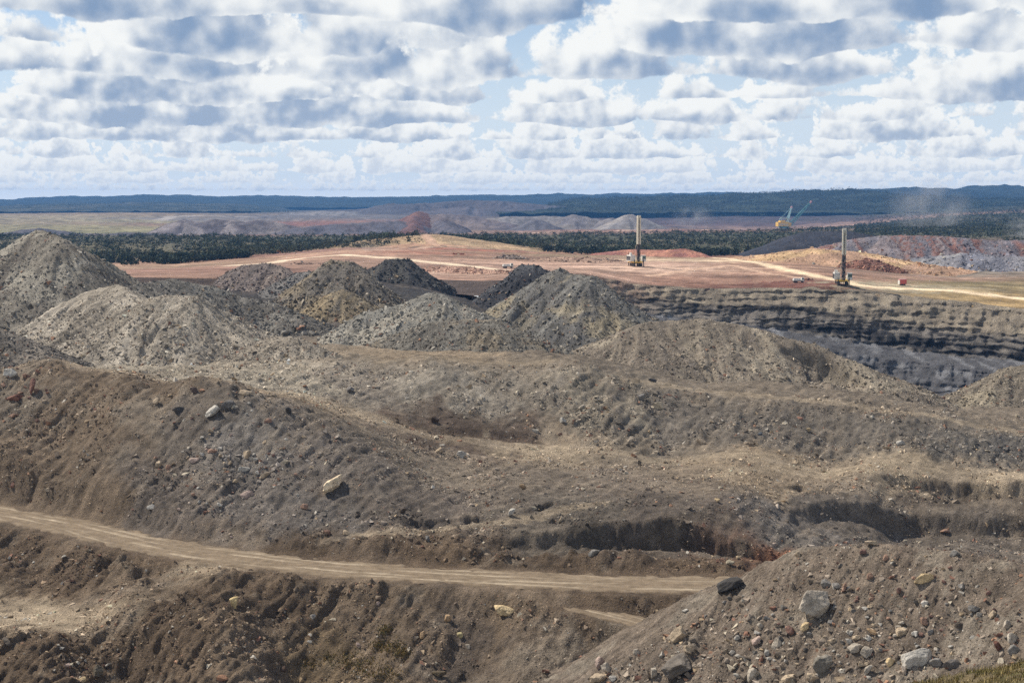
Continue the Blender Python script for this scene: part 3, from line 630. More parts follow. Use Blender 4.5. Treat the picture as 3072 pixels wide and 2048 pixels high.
far_cols = [(1908,805,672,pink),(2050,800,700,(188,154,134)),(1700,800,680,(186,152,132)),(1500,825,600,(182,150,130)),(2250,845,620,(150,116,98)),(1300,800,640,(140,112,98)),(1150,790,640,(156,126,108)),(1400,770,740,(146,118,100)),(1600,770,760,(140,112,96)),
 (1800,775,800,(142,122,98)),(1250,765,760,(168,120,100)),(1050,770,760,(178,142,120)),(900,765,820,(172,138,114)),(700,780,780,(166,136,112)),(500,798,740,(158,132,108)),(300,800,700,(150,124,102)),(700,815,560,(150,116,100)),(1000,820,560,(150,116,100)),(1400,840,540,(160,128,110)),
 (2350,857,605,rustd),(2420,855,607,rustd),(2600,855,612,(158,146,122)),(2750,862,612,(162,150,124)),(2900,875,595,(172,148,106)),(3072,890,590,(176,146,98)),(3072,855,640,(132,116,84)),(2900,858,650,(134,120,88)),(2700,835,680,(150,120,102)),(2600,815,720,(140,118,102)),(2800,820,740,(130,120,108)),
 (2300,800,700,(160,126,104)),(2200,770,800,(160,130,104)),(2450,790,740,(156,118,96)),(2100,785,740,dust2),(2500,830,650,(158,124,104)),
 (1250,755,900,red),(1400,752,900,(168,104,84)),(1600,757,920,red),(1800,765,930,(132,92,82)),(2000,765,920,(128,90,80)),(2100,765,900,(160,124,96)),(1050,748,960,red),(1290,735,1010,(176,138,112)),(1450,745,960,(136,120,98)),
 (0,760,1000,olive),(500,760,1050,olive),(1000,735,1200,olive),(1600,735,1200,(112,104,84)),(2100,740,1200,(88,88,68)),(2700,740,1200,(112,96,84)),
 (300,715,1600,(90,88,70)),(1200,715,1600,(88,88,68)),(2000,710,1650,(84,84,66)),(2700,700,1700,(84,84,66)),(3072,690,1700,(84,84,66)),
 (100,700,2200,(110,108,112)),(600,700,2150,(120,100,96)),(1000,700,2150,(150,118,104)),(1500,700,2150,(152,126,112)),(1800,696,2200,(150,118,104)),(2100,690,2300,(140,104,94)),
 (300,680,2700,(152,142,102)),(0,680,2700,(150,140,102)),(450,660,3300,(152,142,112)),(150,655,3600,(152,138,110)),(300,642,4000,(150,130,104)),(200,690,2400,(146,140,98)),(0,660,3300,(152,138,108)),(600,655,3500,(128,120,116)),(800,662,3200,(142,98,84)),(1000,665,3300,(146,104,90)),(1150,660,3300,(158,122,106)),(900,645,3900,(118,112,112)),(1300,660,3200,(106,99,104)),(1500,660,3400,(106,100,103)),(1800,670,3300,(96,82,84)),(2000,665,3600,(92,78,80)),(2200,672,3600,(100,82,82)),(2250,655,4000,(86,74,76)),(2550,655,3800,(92,80,78)),(2400,682,3400,(150,122,108)),(2550,674,3300,(160,128,112)),(2800,655,3000,(74,78,62)),(3072,650,3000,(74,78,62)),(2850,675,2300,(78,80,64)),(3072,668,2300,(78,80,64)),(2750,630,3900,(70,74,60)),(3072,625,3900,(70,74,60)),
 (600,640,5500,(110,100,88)),(1400,640,5000,(110,100,92)),(2000,645,4800,(96,84,78)),(2800,620,4500,(84,84,70)),(1500,620,9000,(84,84,70)),(0,630,6000,(90,86,70))]
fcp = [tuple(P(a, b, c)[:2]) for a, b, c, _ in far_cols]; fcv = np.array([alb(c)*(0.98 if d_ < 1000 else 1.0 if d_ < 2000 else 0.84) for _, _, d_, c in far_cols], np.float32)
def far_color(x, y):
    s_ = x/y*7.0; v = np.log(y)*7.0
    s_ = (s_ + 0.20*fbm(s_*9, v*16, 4, 411, 0.6)).astype(np.float32).ravel(); v = (v + 0.14*fbm(s_.reshape(x.shape)*7 + 5, v*18, 4, 417, 0.6)).astype(np.float32).ravel()
    A = np.array([(ax/ay*7.0, math.log(ay)*7.0) for ax, ay in fcp], np.float32); num = np.zeros((s_.size, 3), np.float32)
    for c in range(0, s_.size, 20000):
        d2 = (s_[c:c+20000, None] - A[:, 0])**2 + ((v[c:c+20000, None] - A[:, 1])*1.6)**2
        w = 1.0/(d2 + 5e-4)**2.2; num[c:c+20000] = (w @ fcv)/w.sum(1, keepdims=True)
    C = num.reshape(x.shape + (3,))
    st = fbm(x/60 + y/90, y/14, 4, 421, 0.6)
    st2 = fbm(x/25 - y/60, y/7, 3, 425, 0.6)
    return 0.95*C*(1 + 0.40*st + 0.28*st2 + 0.14*fbm(x/9, y/12, 3, 422))[..., None]
FTR = [  # pale worn roads on the bench and the plain
 ([(700,800,620),(900,775,720),(1020,772,730),(1200,785,690),(1350,793,662),(1500,806,630)], 5.0, (228,206,176), 0.95),
 ([(830,780,760),(1000,768,790),(1150,757,830),(1290,740,960)], 4.5, (190,156,132), 0.8),
 ([(1262,708,1130),(1290,722,1070),(1320,745,950)], 3.0, (190,150,126), 0.9),
 ([(1950,775,830),(2060,770,830),(2150,778,800),(2250,795,740),(2330,815,680),(2480,838,632),(2560,850,612),(2750,858,610),(3100,880,590)], 4.6, (240,214,176), 0.97),
 ([(1950,830,628),(2100,812,668),(2200,806,690),(2300,828,650),(2400,838,630)], 2.2, (214,178,150), 0.8),
 ([(1700,815,640),(1850,812,650),(2050,806,670),(2300,830,640)], 1.6, (190,156,132), 0.6),
 ([(1350,706,1950),(1600,702,2050),(1750,697,2200),(1950,692,2350),(2200,688,2500)], 14, (210,176,152), 0.9),
 ([(1500,698,2150),(1800,690,2500)], 8, (200,164,140), 0.7),
 ([(480,655,3400),(520,645,3800),(620,643,4000),(760,646,3900)], 18, (176,166,156), 0.8),
 ([(2400,683,3380),(2550,678,3300),(2660,672,3250)], 16, (196,160,142), 0.8),
]
FTR = [([P(*q) for q in a], w, alb(c), k) for a, w, c, k in FTR]
nr_ = np.r_[np.linspace(0, 0.30, 150)[:-1], np.linspace(0.30, 1, 190)]
sv2 = np.r_[np.linspace(-1.0, -0.41, 16)[:-1], np.linspace(-0.41, 0.41, 360), np.linspace(0.41, 1.0, 16)[1:]]
ed = far_edge_D(sv2)
FY = ed[None]*np.exp(nr_[:, None]*np.log(11100/ed)[None]); FX = sv2[None]*FY
FY = np.concatenate([ed[None]*0.9975, FY]); FX = sv2[None]*FY
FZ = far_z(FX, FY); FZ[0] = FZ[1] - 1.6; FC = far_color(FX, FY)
for pl, w, c, k in FTR:
    i = inbox(FX.ravel(), FY.ravel(), pl, w*4)
    a, b = FX.ravel()[i], FY.ravel()[i]; dd, tt, sd = polydist(a, b, pl)
    m = (k*(1 - sstep(dd + 0.5*w*fbm(a/(w*2), b/(w*4), 3, 431), w*0.5, w*1.3)))[:, None]
    fc = FC.reshape(-1, 3); fc[i] = fc[i]*(1 - m) + c*m
bench_rows = int((FY[:, FY.shape[1]//2] < 1050).sum())
VV = np.stack([FX, FY, FZ], -1)
bench = setp(mesh_np('drill_bench', VV[:bench_rows + 1].reshape(-1, 3), grid_faces(bench_rows + 1, FX.shape[1]), M_FAR, FC[:bench_rows + 1].reshape(-1, 3)), kind='structure')
plain = setp(mesh_np('plain', VV[bench_rows:].reshape(-1, 3), grid_faces(FX.shape[0] - bench_rows, FX.shape[1]), M_PLAIN, FC[bench_rows:].reshape(-1, 3)), kind='structure')

# heaps standing on the bench and on the plain
g2 = 'spoil heaps around the drill bench'; g3 = 'distant spoil heaps on the plain'
M_FHEAP = soil_mat('far_heap_soil', 7.0, 0.6, 0.5)
fh = dict(base=far_z, mat=M_FHEAP, cat='spoil heap')
def fheap(crest, slope, drop, cols, label, group, **k):
    D = crest[0][2]; kw = dict(fh); kw.update(k); kw.setdefault('res', D/640.0)
    return heap('spoil_heap', crest, slope, drop, cols, label, group, kw.pop('rough', 0.45), kw.pop('round_', D/250), **kw)
fheap([(2480,735,850),(2560,716,850),(2650,708,850),(2800,707,850),(2900,716,850),(3000,722,850),(3200,716,850),(3450,720,850)], 0.42, 44, [(100,97,103),(116,106,106),(118,86,78)],
      'long blue grey spoil bank with rust red stripes at right', g2, streak=1.6, rough=0.7, stripes=True)
fheap([(2760,775,790),(2880,760,785),(3000,772,775),(3150,765,770),(3400,770,770)], 0.36, 44, [(100,100,108),(118,116,120),(132,130,130)],
      'stony grey lower bank in front of the striped spoil bank', g2, streak=1.3, rough=0.8)
fheap([(2370,718,1010),(2430,695,1010),(2520,692,1010),(2600,706,1010)], 0.34, 42, [(52,54,62),(46,48,56),(60,60,66)],
      'flat black coal stockpile left of the striped spoil bank', g2, rough=0.3)
fheap([(2190,772,800),(2280,762,790),(2380,750,780),(2450,745,775),(2520,752,770),(2600,780,755)], 0.17, 38, [(160,128,102),(150,120,98),(176,146,108)],
      'low orange sand mound beside the right hand drill rig', g2, rough=0.35)
fheap([(2560,785,730),(2600,777,730),(2640,790,728)], 0.35, 37, [(116,80,66),(128,92,74),(104,74,64)],
      'small dark rust mound at the foot of the striped bank', g2, rough=0.4)
fheap([(2310,848,620),(2380,840,622),(2440,842,620),(2490,850,618)], 0.40, 36, [(104,72,62),(92,64,56),(116,82,68)],
      'low dark red dirt windrow beside the right hand drill rig', g2, rough=0.6, round_=1.0)
fheap([(1340,767,760),(1375,762,760),(1405,768,758)], 0.4, 33, [(148,88,74),(160,98,80),(136,82,70)],
      'small bright red dirt heap on the bench near the pale road', g2, rough=0.4, round_=1.0)
fheap([(1490,772,730),(1530,764,730),(1560,775,728)], 0.3, 32, [(116,106,98),(128,112,100),(108,98,90)],
      'small grey dirt heap beside the pale road on the bench', g2, rough=0.4, round_=1.0)
fheap([(1800,757,930),(1880,748,930),(1960,750,930),(2050,745,925)], 0.30, 36, [(150,100,86),(130,88,80),(164,116,94)],
      'long red dirt bank behind the left hand drill rig', g2, rough=0.5, round_=2)
fheap([(1150,722,1080),(1240,706,1080),(1290,703,1080),(1380,715,1075),(1450,735,1060)], 0.14, 37, [(150,126,98),(138,118,92),(160,134,104)],
      'grassy tan knoll with a straight pale track running over it', g2, rough=0.3)
fheap([(820,800,630),(900,789,630),(990,792,628),(1060,804,625)], 0.30, 33, [(118,96,84),(106,88,78),(130,106,92)],
      'low brown dirt bank on the bench behind the pointed dark heap', g2, rough=0.5, round_=1.0)
fheap([(1290,800,610),(1380,800,604),(1460,807,596),(1540,812,590)], 0.30, 33, [(160,128,110),(140,110,96),(172,140,120)],
      'long pinkish dirt bank left of the black lump heap', g2, rough=0.5, round_=1.0)
fheap([(1600,778,720),(1700,770,720),(1800,775,718)], 0.16, 34, [(136,112,96),(122,102,90),(150,124,106)],
      'low brown rise on the bench left of the left drill rig', g2, rough=0.5, round_=1.5)
far_list = [
 ([(470,690,2150),(520,668,2150),(560,660,2150),(610,668,2150)], 0.30, 47, [(96,89,94),(146,136,134),(104,94,96)], 'dark ribbed spoil pile left in the distant row'),
 ([(600,672,2170),(640,658,2170),(690,660,2170),(740,668,2170)], 0.32, 47, [(96,89,94),(146,136,134),(104,94,96)], 'ribbed purple grey spoil pile in the distant row'),
 ([(730,668,2190),(770,659,2190),(830,668,2190),(940,690,2190)], 0.30, 47, [(96,89,94),(146,136,134),(104,94,96)], 'long low purple spoil pile in the distant row'),
 ([(860,690,2080),(950,676,2120),(1080,668,2150),(1200,662,2180)], 0.26, 47, [(100,98,108),(118,112,118),(108,100,106)], 'smooth grey slope left of the red topped distant heap'),
 ([(1262,633,2330),(1250,636,2260),(1240,655,2190),(1232,684,2120)], 0.48, 47, [(128,92,86),(112,88,90),(138,102,92)], 'red topped distant heap in the row behind the woods'),
 ([(1296,641,2320),(1312,652,2240),(1338,672,2170),(1372,694,2100)], 0.44, 47, [(94,92,104),(110,104,110),(116,104,106)], 'dark grey distant heap touching the red topped one'),
 ([(1320,640,2700),(1420,648,2700),(1520,668,2650)], 0.22, 46, [(122,112,114),(112,104,110),(132,118,114)], 'long mauve bank behind the dark grey distant heap'),
 ([(1560,676,2550),(1605,655,2550),(1640,668,2550)], 0.40, 45, [(106,102,110),(114,110,114),(124,116,116)], 'small grey cone right of the mauve bank'),
 ([(1660,668,2600),(1720,646,2600),(1750,650,2600),(1800,672,2600)], 0.34, 45, [(132,126,128),(120,116,122),(142,134,130)], 'wide pale grey heap left of the left hand drill mast'),
 ([(1790,668,2580),(1835,652,2580),(1865,672,2580)], 0.38, 45, [(140,132,130),(124,120,124),(146,138,132)], 'pale pyramid heap directly left of the white cone'),
 ([(1870,664,2500),(1888,642,2500),(1930,656,2500),(1975,676,2500)], 0.42, 45, [(150,144,140),(134,130,132),(158,150,144)], 'white pointed cone behind the left hand drill mast'),
 ([(1420,660,3000),(1520,650,3000),(1640,650,3000),(1780,655,3000)], 0.20, 44, [(136,130,128),(128,122,122),(146,138,132)], 'flat pale bench of spoil behind the distant cones'),
 ([(860,640,4200),(960,632,4200),(1060,636,4200)], 0.18, 40, [(134,130,130),(124,120,122),(140,134,132)], 'pale far off spoil bank below the blue ridge at left'),
 ([(1060,630,4600),(1250,612,4600),(1420,600,4600),(1550,606,4600),(1700,618,4600)], 0.12, 38, [(92,88,92),(100,92,94),(86,82,88)], 'dark slate spoil mountain below the blue ridge at the centre'),
 ([(60,690,2250),(120,684,2250),(200,694,2250)], 0.25, 47, [(96,92,98),(88,86,92),(108,100,100)], 'dark spoil bank behind the tallest heap at far left'),
 ([(260,706,1900),(380,696,1900),(470,700,1900)], 0.14, 46, [(98,94,98),(88,86,90),(108,102,102)], 'low dark spoil bank at the near edge of the grassland'),
]
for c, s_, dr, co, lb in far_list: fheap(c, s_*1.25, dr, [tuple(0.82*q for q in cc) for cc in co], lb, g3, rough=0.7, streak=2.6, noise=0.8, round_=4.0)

# wooded hills and far ridges
def ridge(name, crest, toe_drop, width, col1, col2, mat, nx=420, ny=40, amp=1.0, seed=0, back=0.6):
    C = np.array([P(*c) for c in crest]); D = C[:, 1].mean()
    xs = np.linspace(C[0, 0], C[-1, 0], nx); zc = np.interp(xs, C[:, 0], C[:, 2]); yc = np.interp(xs, C[:, 0], C[:, 1])
    k = np.hanning(15); k /= k.sum(); zc = np.convolve(np.pad(zc, 7, 'edge'), k, 'valid')
    q = np.r_[np.linspace(-1, 0, ny), np.linspace(0, back, ny//3)[1:]]
    X = np.repeat(xs[None], len(q), 0); Y = yc[None] + q[:, None]*width*(1 + np.where(q[:, None] < 0, 0.30*fbm(X/(width*0.8), X*0, 3, 530 + seed), 0))
    prof = np.where(q < 0, np.cos(np.clip(q, -1, 0)*math.pi/2)**1.3, np.cos(q/back*math.pi/2))[:, None]
    zt = CAMZ - toe_drop
    Z = zt + (zc[None] - zt)*prof
    Z += amp*(zc[None] - zt)*prof*(0.16*fbm(X/(width*0.25), Y/(width*0.35), 4, 500 + seed, 0.55, True)) + 0.0012*D*0.5*fbm(X/(D*0.012), Y/(D*0.012), 3, 510 + seed, 0.65)
    w = sstep(fbm(X/(D*0.03), Y/(D*0.03), 4, 520 + seed, 0.6), -0.2, 0.5)[..., None]
    Cc = np.array(col1)*(1 - w) + np.array(col2)*w
    o = mesh_np(name, np.stack([X, Y, Z], -1).reshape(-1, 3), grid_faces(len(q), nx), mat, Cc.reshape(-1, 3))
    def zf(x, y):
        from_y = np.interp(x, xs, yc); qq = (y - from_y)/width
        i = np.clip(((x - xs[0])/(xs[1] - xs[0])).astype(int), 0, nx - 1); j = np.clip(np.searchsorted(q, qq), 0, len(q) - 1)
        return Z[j, i]
    setp(o, kind='structure'); return o, zf, xs, yc
M_WOOD = soil_mat('wooded_slope', 30.0, 0.8, 0.3, contrast=1.3)
gA, gB = (0.018, 0.026, 0.018), (0.034, 0.042, 0.028)  # greens kept extra dark: cloud shadow on the ridges is put into the colour
R1 = ridge('far_ridge', [(-900,600,9500),(-300,604,9500),(0,604,9500),(130,597,9500),(300,592,9500),(480,586,9500),(640,590,9500),(850,590,9500),(1100,593,9500),(1300,591,9500),(1600,586,9500),(1900,588,9500),(2200,582,9500),(2600,577,9500),(3100,580,9500),(3900,575,9500)], 20, 2600, gA, gB, M_WOOD, seed=1)
R2 = ridge('wooded_hill', [(-900,618,6600),(0,622,6600),(200,614,6600),(400,610,6600),(560,609,6600),(700,612,6600),(800,622,6600),(900,640,6600)], 28, 1500, gB, (0.085, 0.085, 0.062), M_WOOD, 300, seed=2)
R3 = ridge('far_ridge', [(2300,600,7400),(2450,580,7400),(2560,571,7400),(2700,569,7400),(2800,571,7400),(2880,573,7400),(2940,562,7400),(3072,567,7400),(3300,570,7400),(3900,560,7400)], 10, 2200, gA, gB, M_WOOD, 300, seed=3)
R4 = ridge('wooded_hill', [(1500,640,5400),(1620,618,5400),(1720,602,5400),(1850,598,5400),(2000,592,5400),(2120,588,5400),(2250,580,5400),(2350,576,5400),(2450,574,5400),(2560,578,5400),(2680,587,5400),(2800,594,5400),(2950,597,5400),(3150,600,5400),(3700,602,5400)], 26, 1500, gA, (0.040, 0.052, 0.034), M_WOOD, 420, 60, seed=4)

# ================================================================ stones
import bmesh
def hull_shape(n, r):
    bm = bmesh.new()
    p = r.normal(size=(n, 3)); p /= np.linalg.norm(p, axis=1, keepdims=True); p *= r.uniform(0.75, 1.1, (n, 1))
    for q in p: bm.verts.new(q)
    bmesh.ops.convex_hull(bm, input=bm.verts[:])
    for v in [v for v in bm.verts if not v.link_faces]: bm.verts.remove(v)
    bmesh.ops.triangulate(bm, faces=bm.faces[:]); bm.verts.index_update()
    V = np.array([v.co[:] for v in bm.verts]); Fc = np.array([[v.index for v in f.verts] for f in bm.faces]); bm.free()
    return V, Fc
SHAPES = [hull_shape(8, np.random.default_rng(100 + k)) for k in range(10)]
def rot_mats(n, r):
    q = r.normal(size=(n, 4)); q /= np.linalg.norm(q, axis=1, keepdims=True); w, x, y, z = q.T
    return np.stack([1-2*(y*y+z*z), 2*(x*y-w*z), 2*(x*z+w*y), 2*(x*y+w*z), 1-2*(x*x+z*z), 2*(y*z-w*x), 2*(x*z-w*y), 2*(y*z+w*x), 1-2*(x*x+y*y)], 1).reshape(n, 3, 3)
STONES = bpy.data.collections.new('stone_shapes')
for k, (v, f) in enumerate(SHAPES):
    me = mesh_np('stone_shape', v*0.5, f, M_GRAVEL, None, False, False); STONES.objects.link(bpy.data.objects.new('stone_shape', me))
def stone_tree():
    g = bpy.data.node_groups.new('strew_stones', 'GeometryNodeTree')
    g.interface.new_socket('Geometry', in_out='INPUT', socket_type='NodeSocketGeometry'); g.interface.new_socket('Geometry', in_out='OUTPUT', socket_type='NodeSocketGeometry')
    n = g.nodes.new; L = g.links.new
    i, o, iop, ci = n('NodeGroupInput'), n('NodeGroupOutput'), n('GeometryNodeInstanceOnPoints'), n('GeometryNodeCollectionInfo')
    ci.inputs['Collection'].default_value = STONES; ci.inputs['Separate Children'].default_value = True; ci.inputs['Reset Children'].default_value = True
    def attr(name, t):
        q = n('GeometryNodeInputNamedAttribute'); q.data_type = t; q.inputs['Name'].default_value = name; return q.outputs['Attribute']
    iop.inputs['Pick Instance'].default_value = True
    L(i.outputs[0], iop.inputs['Points']); L(ci.outputs[0], iop.inputs['Instance']); L(attr('pick', 'INT'), iop.inputs['Instance Index'])
    L(attr('turn', 'FLOAT_VECTOR'), iop.inputs['Rotation']); L(attr('size', 'FLOAT_VECTOR'), iop.inputs['Scale']); L(iop.outputs[0], o.inputs[0])
    return g
STREW = stone_tree()
def scatter_mesh(name, pos, size, col, mat, r, flat=(0.45, 1.0)):
    n = len(pos); me = bpy.data.meshes.new(name); me.vertices.add(n); me.vertices.foreach_set('co', np.asarray(pos, np.float32).ravel())
    asp = np.stack([r.uniform(0.8, 1.3, n), r.uniform(0.7, 1.1, n), r.uniform(*flat, n)], 1)*np.asarray(size)[:, None]
    for nm, t, key, val in (('pick', 'INT', 'value', r.integers(0, len(SHAPES), n).astype(np.int32)), ('turn', 'FLOAT_VECTOR', 'vector', np.stack([r.normal(0, 0.5, n), r.normal(0, 0.5, n), r.uniform(0, 6.28, n)], 1).astype(np.float32).ravel()), ('size', 'FLOAT_VECTOR', 'vector', asp.astype(np.float32).ravel())):
        at = me.attributes.new(nm, t, 'POINT'); at.data.foreach_set(key, val)
    at = me.attributes.new('tint', 'FLOAT_COLOR', 'POINT'); at.data.foreach_set('color', np.c_[col, np.ones(n)].astype(np.float32).ravel())
    me.update(); o = bpy.data.objects.new(name, me); coll.objects.link(o); me.materials.append(mat)
    md = o.modifiers.new('strew', 'NODES'); md.node_group = STREW
    return o
def stone_cols(base, n, r, warm=0.14, lo=0.6, hi=2.1):
    c = np.repeat(np.atleast_2d(base), n, 0) if len(np.shape(base)) == 1 else np.array(base)
    c = c*(lo + (hi - lo)*r.random((n, 1))**1.4)*np.where(r.random((n, 1)) < 0.18, 1.5, 1.0)
    w = r.random(n) < warm
    pal = np.array([alb((172,150,120)), alb((160,122,96)), alb((180,168,146)), alb((136,100,82)), alb((184,176,162))])
    c[w] = pal[r.integers(0, len(pal), w.sum())]*r.uniform(0.75, 1.1, (w.sum(), 1))
    return np.clip(c, 0.02, 0.75)
def zipf(n, lo, hi, p, r):
    u = r.random(n); a = 1 - p; return (lo**a + u*(hi**a - lo**a))**(1/a)
# ---------------------------------------------------------------- boulders one can point at
bpy.context.view_layer.update()
dgr = bpy.context.evaluated_depsgraph_get()
def hit(px, py):
    u = (px - CX)/F; v = (CY - py)/F
    d_ = Vector((u, CP + v*SP, v*CP - SP)).normalized()
    ok_, loc, nor, idx, ob, mx = sc.ray_cast(dgr, Vector((0, 0, CAMZ)), d_)
    return (np.array(loc), np.array(nor)) if ok_ else (None, None)
def down(x, y, top=400.0):
    ok_, loc, nor, idx, ob, mx = sc.ray_cast(dgr, Vector((x, y, top)), Vector((0, 0, -1)))
    return loc.z if ok_ else None
_ico = {}
def ico(level):
    if level not in _ico:
        bm = bmesh.new(); bmesh.ops.create_icosphere(bm, subdivisions=level, radius=1.0); bm.verts.index_update()
        _ico[level] = (np.array([v.co[:] for v in bm.verts]), np.array([[v.index for v in f.verts] for f in bm.faces])); bm.free()
    return _ico[level]
def boulder(px, py, w, h, col, label, group=None, tilt=0.0, flat=None, seed=0, sink=0.24, name='boulder', cat='boulder'):
    loc, nor = hit(px, py + h*0.32)
    if loc is None: return
    D = np.linalg.norm(loc - np.array([0, 0, CAMZ])); W = w*D/F*1.05; H = h*D/F*1.08
    r = np.random.default_rng(int(px*13 + py*7 + seed))
    V, Fc = ico(4 if w > 45 else 3)
    npl = 12 if w > 44 else 9
    nrm = r.normal(size=(npl, 3)); nrm /= np.linalg.norm(nrm, axis=1, keepdims=True)
    hh = r.uniform(0.55 if w > 44 else 0.42, 0.95, npl)
    ax_ = np.array([[0, 0, 1], [0, 0, -1], [1, 0.1, 0], [-1, 0.1, 0.1], [0.1, -1, 0.3]]) + r.normal(0, 0.28, (5, 3)); ax_ /= np.linalg.norm(ax_, axis=1, keepdims=True)
    nrm = np.r_[nrm, ax_]; hh = np.r_[hh, 0.8, 0.8, 0.95, 0.95, 0.75]
    dots = V@nrm.T; rad = np.min(np.where(dots > 0.05, hh/np.maximum(dots, 0.05), 9), axis=1)
    rad = np.minimum(rad, 1.5)*(1 + 0.06*fbm(V[:, 0]*2.0 + px, V[:, 1]*2.0 + V[:, 2]*1.7, 4, 5, 0.6))
    V = V*rad[:, None]; V /= np.abs(V).max(0)
    V = V*np.array([W/2, (flat or 0.8)*(W + H)/4 + 0.05, H/2])
    a = tilt; ca, sa = math.cos(a), math.sin(a)
    V = V@np.array([[ca, 0, sa], [0, 1, 0], [-sa, 0, ca]]).T
    base = alb(col, 0.72); n1 = fbm(V[:, 0]/(W*0.35) + px, V[:, 2]/(W*0.35) + V[:, 1], 3, 8, 0.6)
    C = np.clip(base*(1 + 0.25*n1)[:, None], 0.02, 0.8)
    o = mesh_np(name, V, Fc, M_ROCK, C, smooth=False)
    o.location = loc + np.array([0, 0.12*W, H*(0.5 - sink) - 0.0])
    setp(o, label, cat, group); return o
PALE, TAN, OCH, GREY, DARK, RED, ORA, WHT, PINK, YEL = (170,156,135), (176,152,118), (176,140,92), (128,122,114), (78,72,66), (128,92,76), (160,121,94), (178,170,156), (176,148,130), (196,166,110)
grp = 'boulders lying on the spoil'
